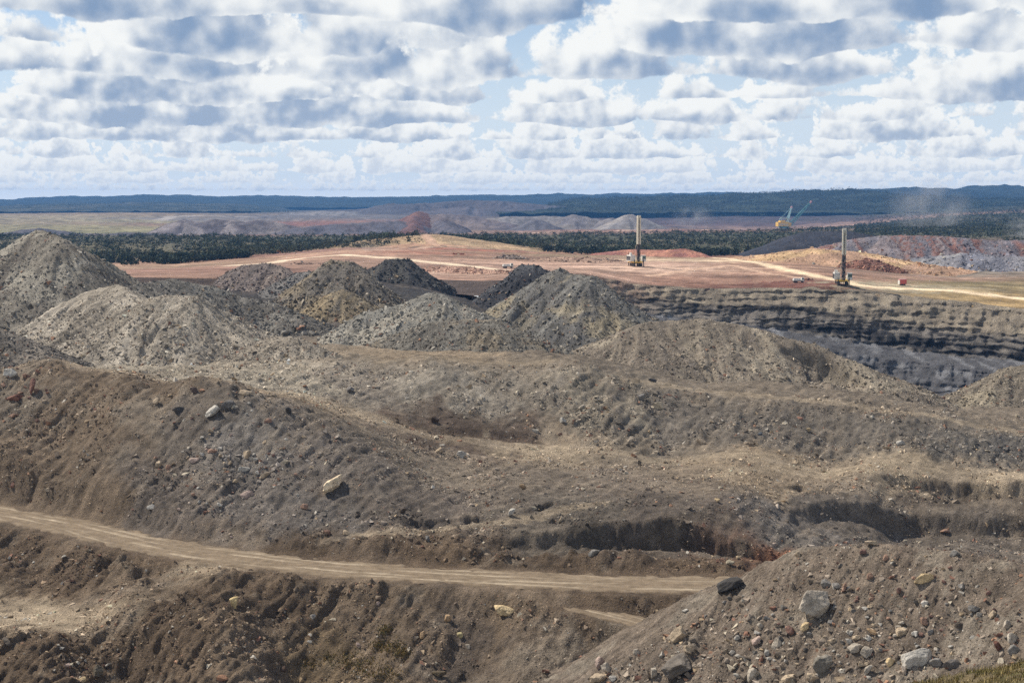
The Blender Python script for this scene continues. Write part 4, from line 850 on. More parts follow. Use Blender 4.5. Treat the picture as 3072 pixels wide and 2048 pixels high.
BL = [
 (2444,1808,87,84,PALE,'largest pale boulder with notched top on the near rocky heap',0.1),
 (2777,1735,64,38,YEL,'cream rectangular block casting a long shadow near the top of the rocky heap',0.1),
 (2763,1969,95,64,WHT,'big whitish boulder at the foot of the rocky heap beside the grass',0.0),
 (2469,1997,56,50,(120,112,98),'dark faced angular boulder at the bottom of the rocky heap',-0.1),
 (2335,1927,42,40,PALE,'pale boulder at mid height on the left part of the rocky heap',-0.3),
 (2560,1947,40,26,PALE,'small cream wedge left of two touching pale stones on the rocky heap',-0.3),
 (2595,1957,34,34,PALE,'rounded pale stone touching the cream wedge on the rocky heap',0.3),
 (2674,1987,30,26,YEL,'yellow tinted stone left of the big whitish boulder',0.0),
 (2605,2010,30,26,PALE,'cream stone below the rounded pale stone on the rocky heap',-0.3),
 (2369,1891,30,30,RED,'reddish brown cube of rock above the pale boulder on the rocky heap',0.2),
 (2414,1880,26,26,YEL,'tan stone just under the largest pale boulder',0.0),
 (2269,1926,32,26,PINK,'pinkish slab at the left of the pale boulder on the rocky heap',-0.5),
 (2703,1898,40,28,TAN,'tan boulder in the middle of the rocky heap, half buried',0.0),
 (3024,1873,26,30,PALE,'upper of two pale stones near the right edge on the rocky heap',0.1),
 (3038,1917,30,34,PALE,'lower of two pale stones near the right edge on the rocky heap',0.2),
 (2996,1938,32,28,(110,70,52),'dark red brown stone near the right edge above the grass',0.0),
 (3043,1952,44,36,GREY,'grey boulder at the right edge just above the grass',0.2),
 (2812,1987,40,30,GREY,'grey stone right beside the big whitish boulder',0.1),
 (2858,1994,46,30,(104,96,88),'dark grey stone second to the right of the big whitish boulder',-0.1),
 (2437,2033,56,34,TAN,'tan boulder cut by the bottom edge under the dark faced boulder',0.0),
 (2364,2040,58,30,TAN,'flat tan boulder on the bottom edge left of the dark faced boulder',-0.1),
 (2262,2022,46,38,PALE,'pale pointed boulder on the lower left of the rocky heap',-0.3),
 (2619,1899,40,16,OCH,'thin ochre flake of rock in the middle of the rocky heap',0.4),
 (2770,1863,24,24,ORA,'orange stone below the cream rectangular block',0.2),
 (2609,1729,20,20,ORA,'small orange stone left of the cream rectangular block',0.1),
 (2700,1770,20,18,RED,'small dark red stone just left under the cream rectangular block',0.1),
 (2535,1761,16,30,ORA,'upright orange splinter above the largest pale boulder',0.2),
 (2511,1756,32,22,GREY,'flat grey stone beside the upright orange splinter',0.1),
 (2476,1750,36,20,GREY,'leftmost flat grey stone above the largest pale boulder',-0.1),
 (2611,1630,36,16,TAN,'tan slab on the crest of the rocky heap',0.2),
 (2591,1658,24,16,RED,'red stone just under the tan slab on the crest',0.0),
 (2660,1673,22,18,ORA,'orange brown stone right of the red stone under the crest',0.0),
 (2395,1663,18,18,TAN,'tan stone on the left shoulder of the rocky heap crest',0.0),
 (2865,1661,28,22,GREY,'grey stone perched on the right part of the rocky heap crest',0.2),
 (2922,1826,36,24,GREY,'lone grey boulder in the right part of the rocky heap',0.0),
 (2978,1843,22,22,TAN,'small tan stone right of the lone grey boulder',0.0),
 (2033,1902,46,54,TAN,'triangular tan boulder high on the left flank of the rocky heap',0.3),
 (2036,2000,98,46,(112,102,90),'long tilted dark slab at the lower left of the rocky heap',-0.5),
 (1963,2021,28,34,PALE,'pale stone left of the long tilted dark slab',-0.3),
 (1798,1990,30,42,PINK,'upright pinkish stone at the left foot of the rocky heap',0.3),
 (1823,2000,34,30,PALE,'cream stone leaning on the upright pinkish stone',-0.5),
 (1795,2035,50,30,TAN,'tan boulder on the bottom edge at the left foot of the rocky heap',0.0),
 (1837,2038,22,22,WHT,'white stone on the bottom edge at the left foot of the rocky heap',0.0),
 (2060,1951,34,26,TAN,'tan stone between the triangular boulder and the long tilted slab',0.0),
 (2197,1759,90,34,(66,62,58),'black log shaped slab where the road meets the rocky heap',-0.45),
 (2054,1832,20,13,WHT,'small white stone on the left shoulder of the rocky heap',0.0),
 (1910,1951,20,22,PALE,'small pale stone on the left flank edge of the rocky heap',0.0),
 (998,1456,70,40,(226,196,152),'large flat tan slab lying at the right end of the left bank',-0.5),
 (631,1243,62,26,WHT,'long pale slab tilted on the crest of the left bank',-0.75),
 (681,1219,44,30,(110,104,98),'grey slab beside the long pale slab on the left bank',-0.7),
 (742,1360,27,42,TAN,'upright tan stone in the middle of the left bank',0.0),
 (729,1408,36,18,WHT,'white stone right under the upright tan stone',0.0),
 (585,1382,32,20,PINK,'pinkish block in the row of stones on the left bank',-0.2),
 (633,1354,34,14,ORA,'flat orange stone above the pinkish block on the left bank',0.1),
 (505,1402,22,18,ORA,'orange stone at the lower left end of the stone row on the left bank',-0.2),
 (477,1393,26,22,TAN,'tan stone at the left end of the stone row on the left bank',-0.6),
 (535,1232,36,26,(74,70,66),'dark pyramid stone on the upper left bank',0.1),
 (468,1204,20,20,TAN,'tan stone left of the dark pyramid stone',-0.3),
 (583,1169,24,22,(92,74,64),'dark reddish clod on the crest above the dark pyramid stone',0.0),
 (736,1180,40,18,TAN,'tan stone beside the dirt track above the left bank',0.1),
 (862,1230,24,24,(70,66,62),'black stone on the crest right of the long pale slab',0.1),
 (803,1262,22,18,(140,104,82),'brown stone below the black stone on the left bank',0.0),
 (740,1489,40,24,PINK,'pink slab near the foot of the left bank',-0.4),
 (144,1469,22,14,TAN,'lone tan stone low on the far left of the bank',0.0),
 (98,1162,20,54,(136,92,72),'tall rust red slab standing at the far left',0.3),
 (46,1193,42,22,(140,92,70),'rust red block at the far left under the tall slab',0.0),
 (33,1121,42,30,WHT,'whitish boulder above the rust red block at the far left',0.1),
 (41,1247,32,14,ORA,'flat orange stone below the rust red block at the far left',-0.3),
 (457,1521,36,16,WHT,'whitish flat stone near the road at the foot of the left bank',0.2),
 (982,1598,20,18,(130,94,72),'brown stone at the toe of the left bank above the berm',0.0),
 (912,1521,22,20,ORA,'orange crumbling stone below the large flat tan slab',0.0),
 (795,1428,36,16,TAN,'tan slab pair left of the large flat tan slab',-0.6),
 (1320,1354,30,18,TAN,'tan slab on the middle flat near the dirt track',-0.6),
 (1387,1365,32,22,WHT,'whitish boulder beside the tan slab on the middle flat',0.1),
 (1568,1460,24,20,OCH,'cube of tan rock alone on the middle flat',0.1),
 (1686,1556,20,20,TAN,'tan stone above the dark cut in the middle',0.0),
 (1531,1535,18,34,WHT,'white upright splinter above the dark cut',0.6),
 (1688,1262,23,20,WHT,'bright white stone at the foot of the pale bank',0.0),
 (1744,1223,25,20,PALE,'pale stone on the face of the pale bank',0.0),
 (1977,1219,36,34,(186,166,132),'tan and white boulder high on the pale bank at the centre right',0.0),
 (1921,1191,28,18,GREY,'grey stone above left of the tan and white boulder',0.0),
 (1307,1260,27,22,(80,64,52),'dark brown lump in the shaded strip behind the dirt track',0.0),
 (1205,1532,27,20,(92,78,64),'dark stone at the left end of the small cracked scarps',0.0),
 (1041,1598,28,18,TAN,'tan stone at the road side toe, left of two',-0.2),
 (1089,1611,24,16,TAN,'tan stone at the road side toe, right of two',0.1),
 (1283,1617,16,22,GREY,'grey upright stone at the road side toe under the scarps',0.2),
 (1782,1656,40,24,(140,134,124),'grey boulder lying in front of the dark cut',-0.4),
 (1956,1140,28,12,(84,82,82),'dark flat stone beside the upper track',0.0),
 (1046,1171,30,22,(120,112,104),'grey boulder beside the dirt track at the foot of the heaps',0.0),
 (2838,1595,30,14,ORA,'orange slab alone on the shaded slope at right',0.0),
 (2425,1289,14,12,YEL,'small yellowish stone on the bank below the right mound',0.0),
 (2701,1330,26,18,WHT,'white stone with dark underside on the right bank',0.0),
 (2283,1299,20,14,(96,100,106),'blue grey stone below the upper track',0.0),
 (2189,1687,27,18,(164,150,120),'pale tan stone at the mouth of the dark cut',0.0),
 (2152,1500,18,12,YEL,'small yellow stone on the flat above the dark cut',0.0),
 (2333,1506,22,12,TAN,'flat tan stone on the slope above the rust red soil',0.0),
 (2105,1325,28,20,TAN,'tan rubble stone at the foot of the bank at centre right',0.0),
 (1512,1838,80,34,(206,176,118),'long cream yellow slab jutting out of the near slope',0.08),
 (699,1805,30,32,(200,170,100),'yellow rock with a shadow below it on the near left slope',-0.2),
 (1346,1857,24,22,OCH,'ochre stone on the near slope left of the long cream slab',0.0),
 (1269,1903,18,24,OCH,'upright ochre stone on the near slope below the road',0.3),
 (1381,1908,20,20,(186,168,108),'round yellow stone below the long cream slab',0.0),
 (1136,1808,14,14,PINK,'small pink stone on the near slope just below the road',0.0),
 (938,1850,22,16,(158,150,140),'flat grey stone on the near slope at the centre left',-0.3),
 (1402,1938,18,14,(176,160,136),'small pale stone low on the near slope under the round yellow stone',0.0),
 (1315,2022,46,14,(104,88,60),'dark ochre slab at the bottom edge of the near slope',0.0),
 (850,2005,20,20,(92,70,54),'dark brown block at the bottom of the near slope',0.2),
 (1073,1934,18,14,PINK,'pink stone in the yellowish patch of the near slope',0.0),
 (200,1996,20,16,PINK,'pinkish stone at lower left among dark clods',-0.3),
 (292,2015,36,40,(110,98,76),'big olive brown clod at the bottom left',0.0),
 (249,2040,28,18,YEL,'yellow stone cut by the bottom edge at left',0.0),
 (666,2036,34,18,(160,112,74),'orange brown stone at the bottom edge left of centre',0.0),
 (21,1927,30,26,(112,98,82),'brown clod at the left edge near the bottom',0.0),
]
for b_ in BL: boulder(*b_[:6], group=grp, tilt=b_[6], flat=(1.5 if 'slab' in b_[5] and b_[2] > 50 else None), sink=(0.12 if 'slab' in b_[5] else 0.24))
# further stones nobody can tell apart, of one look each
def crowd(n, cx, cy, rx, ry, lo, hi, cols, label, group, seed):
    r = np.random.default_rng(seed); k = 0
    while k < n:
        a, b = r.normal(0, 0.5, 2)
        if a*a + b*b > 1: continue
        px, py = cx + a*rx, cy + b*ry; w = zipf(1, lo, hi, 2.2, r)[0]
        c = np.array(cols[r.integers(0, len(cols))])*r.uniform(0.9, 1.08)
        if px > 3060 or py > 2040: continue
        if px > 2650 and py > 2040 - (px - 2650)*0.16: continue
        boulder(px, py, w, w*r.uniform(0.5, 0.9), c, label, group, r.uniform(-0.5, 0.5)); k += 1
crowd(70, 2600, 1930, 560, 140, 11, 22, [PALE, TAN, WHT], 'small pale or tan stone in the rubble of the rocky heap', 'small pale stones of the rocky heap', 1)
crowd(34, 2560, 1830, 560, 180, 10, 18, [ORA, RED], 'small orange or red stone in the rubble of the rocky heap', 'small red stones of the rocky heap', 2)
crowd(34, 2600, 1850, 560, 190, 12, 24, [GREY, (104,98,90)], 'small grey stone in the rubble of the rocky heap', 'small grey stones of the rocky heap', 3)
crowd(40, 690, 1380, 260, 200, 9, 18, [PALE, TAN, WHT], 'small pale stone in the rubble band down the left bank', 'small pale stones of the left bank', 4)
crowd(22, 680, 1400, 260, 220, 8, 15, [ORA, RED, PINK], 'small reddish stone in the rubble band down the left bank', 'small red stones of the left bank', 5)
crowd(16, 70, 1180, 80, 120, 9, 20, [ORA, RED, (150,104,80)], 'rust coloured stone in the pile at the far left edge', 'rusty stones at the far left', 6)
# ================================================================ junipers and pines
def leaf_mat(name, c1, c2):
    m = bpy.data.materials.new(name); m.use_nodes = True
    t = m.node_tree; b = NB(t); bs = t.nodes['Principled BSDF']
    at = b.n('ShaderNodeAttribute', attribute_name='tint').outputs['Color']
    n1 = b.noise(b.n('ShaderNodeNewGeometry').outputs['Position'], 0.9, 3, 0.6)
    b.put(bs.inputs['Base Color'], b.vm('MULTIPLY', at, b.mix(n1, (*c1, 1), (*c2, 1)))); bs.inputs['Roughness'].default_value = 0.9
    bs.inputs['Specular IOR Level'].default_value = 0.1
    return m
M_LEAF = leaf_mat('juniper_leaf', (0.040, 0.054, 0.034), (0.088, 0.102, 0.064))
M_BARK = paint_mat('juniper_bark', (0.09, 0.07, 0.055), 0.95)
def crown_np(r, n, h, w):
    """leaf sprays gathered in clumps through an uneven crown"""
    nc = max(3, n//9)
    cc = r.normal(0, 1, (nc, 3)); cc /= np.linalg.norm(cc, axis=1, keepdims=True); cc *= r.uniform(0.25, 0.8, (nc, 1))
    k = r.integers(0, nc, n); p = cc[k] + r.normal(0, 0.24, (n, 3))
    p[:, :2] *= (1 - 0.45*np.clip(p[:, 2:3], 0, 1))
    p = p*np.array([w/2, w/2, h*0.46]) + np.array([0, 0, h*0.54])
    s = h*r.uniform(0.10, 0.22, n)
    a = r.normal(0, 1, (n, 3, 3)); a /= np.linalg.norm(a, axis=2, keepdims=True)
    V = (p[:, None] + a*s[:, None, None]).reshape(-1, 3)
    V[:, 2] = np.maximum(V[:, 2], h*0.06)
    Fc = np.arange(n*3).reshape(-1, 3); C = np.repeat(r.uniform(0.6, 1.35, (n, 1)), 3, 0)*np.ones((1, 3))
    return V, Fc, C
def trunk_np(h, w):
    q = np.array([(math.cos(a), math.sin(a)) for a in np.linspace(0, 2*math.pi, 6)[:-1]]); L = []
    for z, s in ((-0.3, 1.2), (0.25*h, 0.8), (0.75*h, 0.35)): L.append(np.c_[q*w*s + np.array([0.05*z, 0.03*z]), np.full(5, z)])
    V = np.concatenate(L); Fc = [(k*5 + i, k*5 + (i + 1) % 5, (k + 1)*5 + (i + 1) % 5, (k + 1)*5 + i) for k in range(2) for i in range(5)]
    return V, np.array(Fc)
r = np.random.default_rng(5)
CROWN = [mesh_np('crown', *crown_np(r, 150, 1.0, r.uniform(0.75, 1.1))[:2], M_LEAF, None, False, False) for _ in range(6)]
for k, me in enumerate(CROWN):
    at = me.color_attributes.new('tint', 'FLOAT_COLOR', 'POINT'); n = len(me.vertices)
    c4 = np.ones((n, 4), np.float32); c4[:, :3] = np.repeat(r.uniform(0.6, 1.4, (n//3, 1)), 3, 0); at.data.foreach_set('color', c4.ravel())
TRUNK = mesh_np('trunk', *trunk_np(1.0, 0.045), M_BARK, None, True, False)
npx_ = [-300, 250, 400, 830, 1000, 1130, 1180, 1290, 1400, 1700, 2000, 2200, 2400, 2600, 3400]
nD = [900, 800, 800, 930, 1010, 1010, 1080, 1150, 1110, 1025, 985, 1010, 1180, 1180, 1150]
fD = [1700, 1750, 1760, 1760, 1750, 1740, 1760, 1760, 1800, 1950, 1960, 2000, 2300, 3000, 4300]
cand = []
while len(cand) < 10500:
    px = r.uniform(-100, 3200); a = np.interp(px, npx_, nD); b = np.interp(px, npx_, fD)
    D = (a**-1.2 + r.random()*(b**-1.2 - a**-1.2))**(-1/1.2)
    x = (px - CX)/F*D*1.0
    gap = fbm(np.array([x/70]), np.array([D/130]), 3, 700)[0]
    if gap < -0.42 or r.random() < 0.35*(gap < -0.15): continue
    if abs(px - 1290) < 26 and D < 1200: continue
    cand.append((D, x))
cand.sort()
vis = [c for c in cand if abs(c[1]/c[0]) < 0.36]
left = [c for c in vis if c[1]/c[0] < -0.085 and c[1]/c[0] > -0.30][:150]; mid = [c for c in vis if -0.04 < c[1]/c[0] < 0.18][:120]
solo = {}
def where(c):
    px = CX + F*c[1]/c[0]
    for lim, w in ((480, 'beside the right flank of the tallest heap'), (640, 'above the dark trench at left'), (800, 'just left of the orange bulldozer'), (960, 'just right of the orange bulldozer'), (1300, 'on the slope left of the straight pale track'),
                   (1560, 'right behind the tan knoll'), (1760, 'between the tan knoll and the left drill rig'), (1890, 'directly left of the left drill mast'), (2040, 'directly right of the left drill mast'), (9999, 'left of the black coal stockpile')):
        if px < lim: return w
for c in left + mid: solo[c] = ('dark juniper at the wood edge ' + where(c), 'junipers of the wood edge ' + where(c))
for (D, x), (lb, gr) in solo.items():
    z = down(x, D)
    if z is None: continue
    h = r.uniform(3.2, 6.2); root = bpy.data.objects.new('juniper_tree', None); coll.objects.link(root)
    root.location = (x, D, z - 0.1); root.rotation_euler = (0, 0, r.uniform(0, 6.28)); root.scale = (h*r.uniform(0.9, 1.25), h*r.uniform(0.9, 1.25), h)
    root.empty_display_size = 0.3
    for nm, me in (('trunk', TRUNK), ('crown', CROWN[r.integers(0, 6)])):
        c = bpy.data.objects.new(nm, me); coll.objects.link(c); c.parent = root
    setp(root, lb, 'tree', gr)
def forest(name, pts, n, label, hs=(3.0, 6.0), seed=0):
    Vs, Cs = [], []; rr = np.random.default_rng(seed)
    base = [crown_np(rr, n, 1.0, rr.uniform(0.8, 1.2)) for _ in range(8)]
    for (x, y, z) in pts:
        v, f, c = base[rr.integers(0, 8)]; h = rr.uniform(*hs); a = rr.uniform(0, 6.28); ca, sa = math.cos(a), math.sin(a)
        w = h*rr.uniform(1.1, 1.7)
        Vs.append(np.c_[(v[:, 0]*ca - v[:, 1]*sa)*w, (v[:, 0]*sa + v[:, 1]*ca)*w, v[:, 2]*h] + np.array([x, y, z])); Cs.append(c*rr.uniform(0.6, 1.4)*np.array([rr.uniform(0.9, 1.25), 1.0, rr.uniform(0.85, 1.1)]))
    V = np.concatenate(Vs); o = mesh_np(name, V, np.arange(len(V)).reshape(-1, 3), M_LEAF, np.concatenate(Cs), False)
    setp(o, label, None, None, 'stuff')
rest = [c for c in cand if c not in solo]
for _ in range(4200):
    px = r.uniform(2560, 3200); D = 1500*(4600/1500)**r.random(); rest.append((D, (px - CX)/F*D))
for _ in range(70):
    px = r.uniform(1120, 1262); D = r.uniform(1030, 1110); rest.append((D, (px - CX)/F*D))
pts = []
for D, x in rest:
    z = down(x, D)
    if z is not None: pts.append((x, D, z - 0.1))
forest('woodland', pts, 18, 'woods of junipers and pines across the valley floor', (3.0, 6.2), 1)
pts = []
for _ in range(4200):
    px = r.uniform(1640, 3150); D = r.uniform(4150, 5450); x = (px - CX)/F*D
    z = down(x, D)
    if z is not None: pts.append((x, D, z - 0.3))
for _ in range(500):
    px = r.uniform(1640, 3150); x = (px - CX)/F*5400; pts.append((x, 5400, float(R4[1](np.array([x]), np.array([5400.0]))[0]) - 0.4))
forest('hill_woodland', pts, 12, 'dark woods covering the long hill behind the dragline', (6, 11), 2)
pts = []
for _ in range(900):
    px = r.uniform(0, 900); D = r.uniform(5300, 6600); x = (px - CX)/F*D; z = down(x, D)
    if z is not None: pts.append((x, D, z - 0.3))
forest('hill_woodland', pts, 10, 'scattered woods on the low hill below the left ridge', (5, 9), 3)
# ================================================================ machines
def empty(name, loc, rz=0.0):
    o = bpy.data.objects.new(name, None); coll.objects.link(o); o.location = loc; o.rotation_euler = (0, 0, rz); o.empty_display_size = 1; return o
class MB:
    def __init__(s): s.V = []; s.F = []
    def add(s, V, Fc):
        o = len(s.V); s.V += [tuple(v) for v in V]; s.F += [tuple(i + o for i in f) for f in Fc]; return s
    def box(s, x0, x1, y0, y1, z0, z1, tx=0.0):
        V = [(x0, y0, z0), (x1, y0, z0), (x1, y1, z0), (x0, y1, z0), (x0 + tx, y0 + tx, z1), (x1 - tx, y0 + tx, z1), (x1 - tx, y1 - tx, z1), (x0 + tx, y1 - tx, z1)]
        return s.add(V, [(3, 2, 1, 0), (4, 5, 6, 7), (0, 1, 5, 4), (1, 2, 6, 5), (2, 3, 7, 6), (3, 0, 4, 7)])
    def bar(s, a, b, r, n=6):
        a = np.array(a, float); b = np.array(b, float); d_ = b - a; d_ /= np.linalg.norm(d_)
        u = np.cross(d_, (0, 0, 1) if abs(d_[2]) < 0.9 else (1, 0, 0)); u /= np.linalg.norm(u); v = np.cross(d_, u)
        ring = [u*math.cos(t) + v*math.sin(t) for t in np.linspace(0, 2*math.pi, n + 1)[:-1]]
        V = [a + r*q for q in ring] + [b + r*q for q in ring]
        return s.add(V, [(i, (i + 1) % n, n + (i + 1) % n, n + i) for i in range(n)] + [tuple(range(n))[::-1], tuple(range(n, 2*n))])
    def prism(s, prof, x0, x1):
        n = len(prof); V = [(x0, y, z) for y, z in prof] + [(x1, y, z) for y, z in prof]
        return s.add(V, [(i, (i + 1) % n, n + (i + 1) % n, n + i) for i in range(n)] + [tuple(range(n))[::-1], tuple(range(n, 2*n))])
    def build(s, name, mat, parent, bevel=0.0, label=None):
        me = bpy.data.meshes.new(name); me.from_pydata(s.V, [], s.F); me.update(); me.materials.append(mat)
        o = bpy.data.objects.new(name, me); coll.objects.link(o); o.parent = parent
        bm = bmesh.new(); bm.from_mesh(me); bmesh.ops.recalc_face_normals(bm, faces=bm.faces[:]); bm.to_mesh(me); bm.free()
        if bevel:
            b = o.modifiers.new('bevel', 'BEVEL'); b.width = bevel; b.segments = 1
        if label: o['label'] = label
        return o
PW_ = paint_mat('white_paint', (0.72, 0.70, 0.64), 0.5); PC = paint_mat('cream_paint', (0.66, 0.62, 0.50), 0.55); PD = paint_mat('dark_steel', (0.045, 0.043, 0.045), 0.6)
PY = paint_mat('yellow_paint', (0.80, 0.50, 0.07), 0.5, 0, 0.15); PG = paint_mat('green_glass', (0.05, 0.10, 0.08), 0.2, 0, 0.1); PT = paint_mat('teal_paint', (0.10, 0.28, 0.28), 0.5, 0, 0.1)
PR = paint_mat('red_paint', (0.55, 0.10, 0.08), 0.5); PK = paint_mat('pale_red_paint', (0.75, 0.42, 0.42), 0.5, 0, 0.05); PO = paint_mat('orange_paint', (0.60, 0.20, 0.05), 0.5); PN = paint_mat('pale_teal_paint', (0.42, 0.62, 0.62), 0.5, 0, 0.05)
PB = paint_mat('brown_steel', (0.16, 0.12, 0.08), 0.7)
def lattice(mb, w, d, z0, z1, step, rr, x=0, y=0):
    for sx in (-1, 1):
        for sy in (-1, 1): mb.bar((x + sx*w/2, y + sy*d/2, z0), (x + sx*w/2, y + sy*d/2, z1), rr, 4)
    z = z0; k = 0
    while z < z1 - 0.01:
        zn = min(z + step, z1)
        for sx in (-1, 1): mb.bar((x + sx*w/2, y - d/2, z), (x + sx*w/2, y + d/2, zn), rr*0.6, 4)
        for sy in (-1, 1): mb.bar((x - w/2*(1 if k % 2 else -1), y + sy*d/2, z), (x + w/2*(1 if k % 2 else -1), y + sy*d/2, zn), rr*0.6, 4); mb.bar((x - w/2, y + sy*d/2, z), (x + w/2, y + sy*d/2, z), rr*0.55, 4)
        z = zn; k += 1
def drill_rig(loc, rz, label, split, flip=1):
    t = empty('drill_rig', loc, rz); H = 23.0
    for sx in (-1, 1):
        m = MB(); m.prism([(-3.6, 0.5), (-3.1, 0.05), (3.1, 0.05), (3.6, 0.5), (3.5, 1.1), (3.0, 1.5), (-3.0, 1.5), (-3.5, 1.1)], sx*2.2 - 0.55, sx*2.2 + 0.55)
        tr = m.build('crawler_track', PD, t, 0.05)
        m = MB()
        for k in range(5): m.bar((sx*2.2 - 0.62, -2.6 + 1.3*k, 0.62), (sx*2.2 + 0.62, -2.6 + 1.3*k, 0.62), 0.42, 8)
        m.build('track_rollers', PB, tr)
    MB().box(-3.2, 3.2, -4.8, 5.4, 1.75, 2.35).build('deck', PY, t, 0.05)
    MB().box(-1.8, 1.8, -2.4, 2.6, 1.3, 1.75).build('undercarriage', PD, t)
    m = MB(); m.box(-4.6, -1.5, -3.2, 4.6, 2.35, 5.3, 0.15); hs = m.build('machinery_house', PW_, t, 0.08)
    m = MB(); m.box(-4.2, -3.2, -1.8, 0.2, 5.3, 6.5, 0.1); m.box(-2.9, -2.1, 0.8, 2.6, 5.3, 6.3, 0.1); m.build('air_filter', PW_, hs, 0.05)
    MB().bar((-3.6, 3.4, 5.3), (-3.6, 3.4, 6.8), 0.16, 8).build('exhaust_pipe', PD, hs)
    m = MB()
    for k in range(4): m.box(-4.64, -4.58, -2.7 + 1.8*k, -1.4 + 1.8*k, 2.8, 4.8)
    m.build('louvre_panel', PD, hs)
    m = MB(); m.box(2.1, 4.5, -4.9, -2.0, 2.35, 5.2, 0.12); cb = m.build('cab', PW_, t, 0.06)
    MB().box(2.3, 4.35, -4.94, -4.88, 3.5, 4.85).build('window', PG, cb); MB().box(4.44, 4.5, -4.6, -2.4, 3.5, 4.85).build('window', PG, cb); MB().box(2.0, 4.6, -5.0, -1.9, 5.2, 5.32).build('cab_roof', PW_, cb)
    m = MB(); m.box(2.2, 4.2, -1.4, 3.0, 2.35, 4.0, 0.1); m.build('tank', PC, t, 0.06)
    for sx, sy in ((-2.9, -5.2), (2.9, -5.2), (-2.9, 5.0), (2.9, 5.0)):
        MB().bar((sx, sy, 0.15), (sx, sy, 3.2), 0.26, 8).box(sx - 0.5, sx + 0.5, sy - 0.5, sy + 0.5, 0.0, 0.2).build('jack_leg', PD, t)
    m = MB(); lattice(m, 1.5, 1.5, 2.3, split, 1.6, 0.15, 0, -4.2); m.box(-0.35, 0.35, -4.6, -3.9, 2.3, split); m.build('lower_mast', PD, t, label='dark lower part of the mast')
    m = MB(); lattice(m, 1.8, 1.7, split, H, 1.5, 0.17, 0, -4.2)
    m.box(-0.92, -0.30, -5.1, -3.4, split, H); m.box(0.42, 0.92, -5.1, -3.4, split, H); m.box(-0.6, 0.1, -3.5, -3.36, split + 3, H); um = m.build('upper_mast', PC, t, label='cream upper part of the mast')
    MB().box(-1.05, 1.05, -5.15, -3.25, H, H + 0.9, 0.15).bar((-1.0, -4.2, H + 0.5), (1.0, -4.2, H + 0.5), 0.5, 10).build('crown_block', PC, um)
    MB().bar((0.15, -4.3, 0.05), (0.15, -4.3, H - 1), 0.17, 8).build('drill_pipe', PB, t)
    MB().box(-0.8, 0.8, -5.0, -3.5, split - 2.2, split - 0.8).build('rotary_head', PD, t)
    for sx in (-1, 1): MB().bar((sx*0.9, -3.4, 11), (sx*1.6, 2.5, 2.4), 0.14, 6).build('mast_brace', PC, t)
    m = MB()
    for k in range(12): m.bar((-3.1 + 0.55*k, -4.75, 2.35), (-3.1 + 0.55*k, -4.75, 3.4), 0.035, 4)
    m.bar((-3.1, -4.75, 3.4), (3.0, -4.75, 3.4), 0.04, 4); m.bar((-3.1, -4.75, 2.9), (3.0, -4.75, 2.9), 0.03, 4); m.build('handrail', PC, t)
    t.scale = (0.8, 0.8, 1.0); setp(t, label, 'drill rig', 'blast hole drill rigs'); return t
def stand(px, py):
    loc, nor = hit(px, py); return loc
def ground_at(px, D):
    x = (px - CX)/F*(D*CP + 33*SP); z = down(x, D); return (x, D, z)
lx = ground_at(1908, 674); drill_rig((lx[0], lx[1], lx[2] + 0.02), 0.25, 'tall drill rig with cream and black mast standing alone on the pink bench at left', 10.5)
rx_ = ground_at(2527, 604); drill_rig((rx_[0], rx_[1], rx_[2] + 0.02), -0.1, 'tall drill rig with pale mast at the rim of the pit wall at right', 13.0)
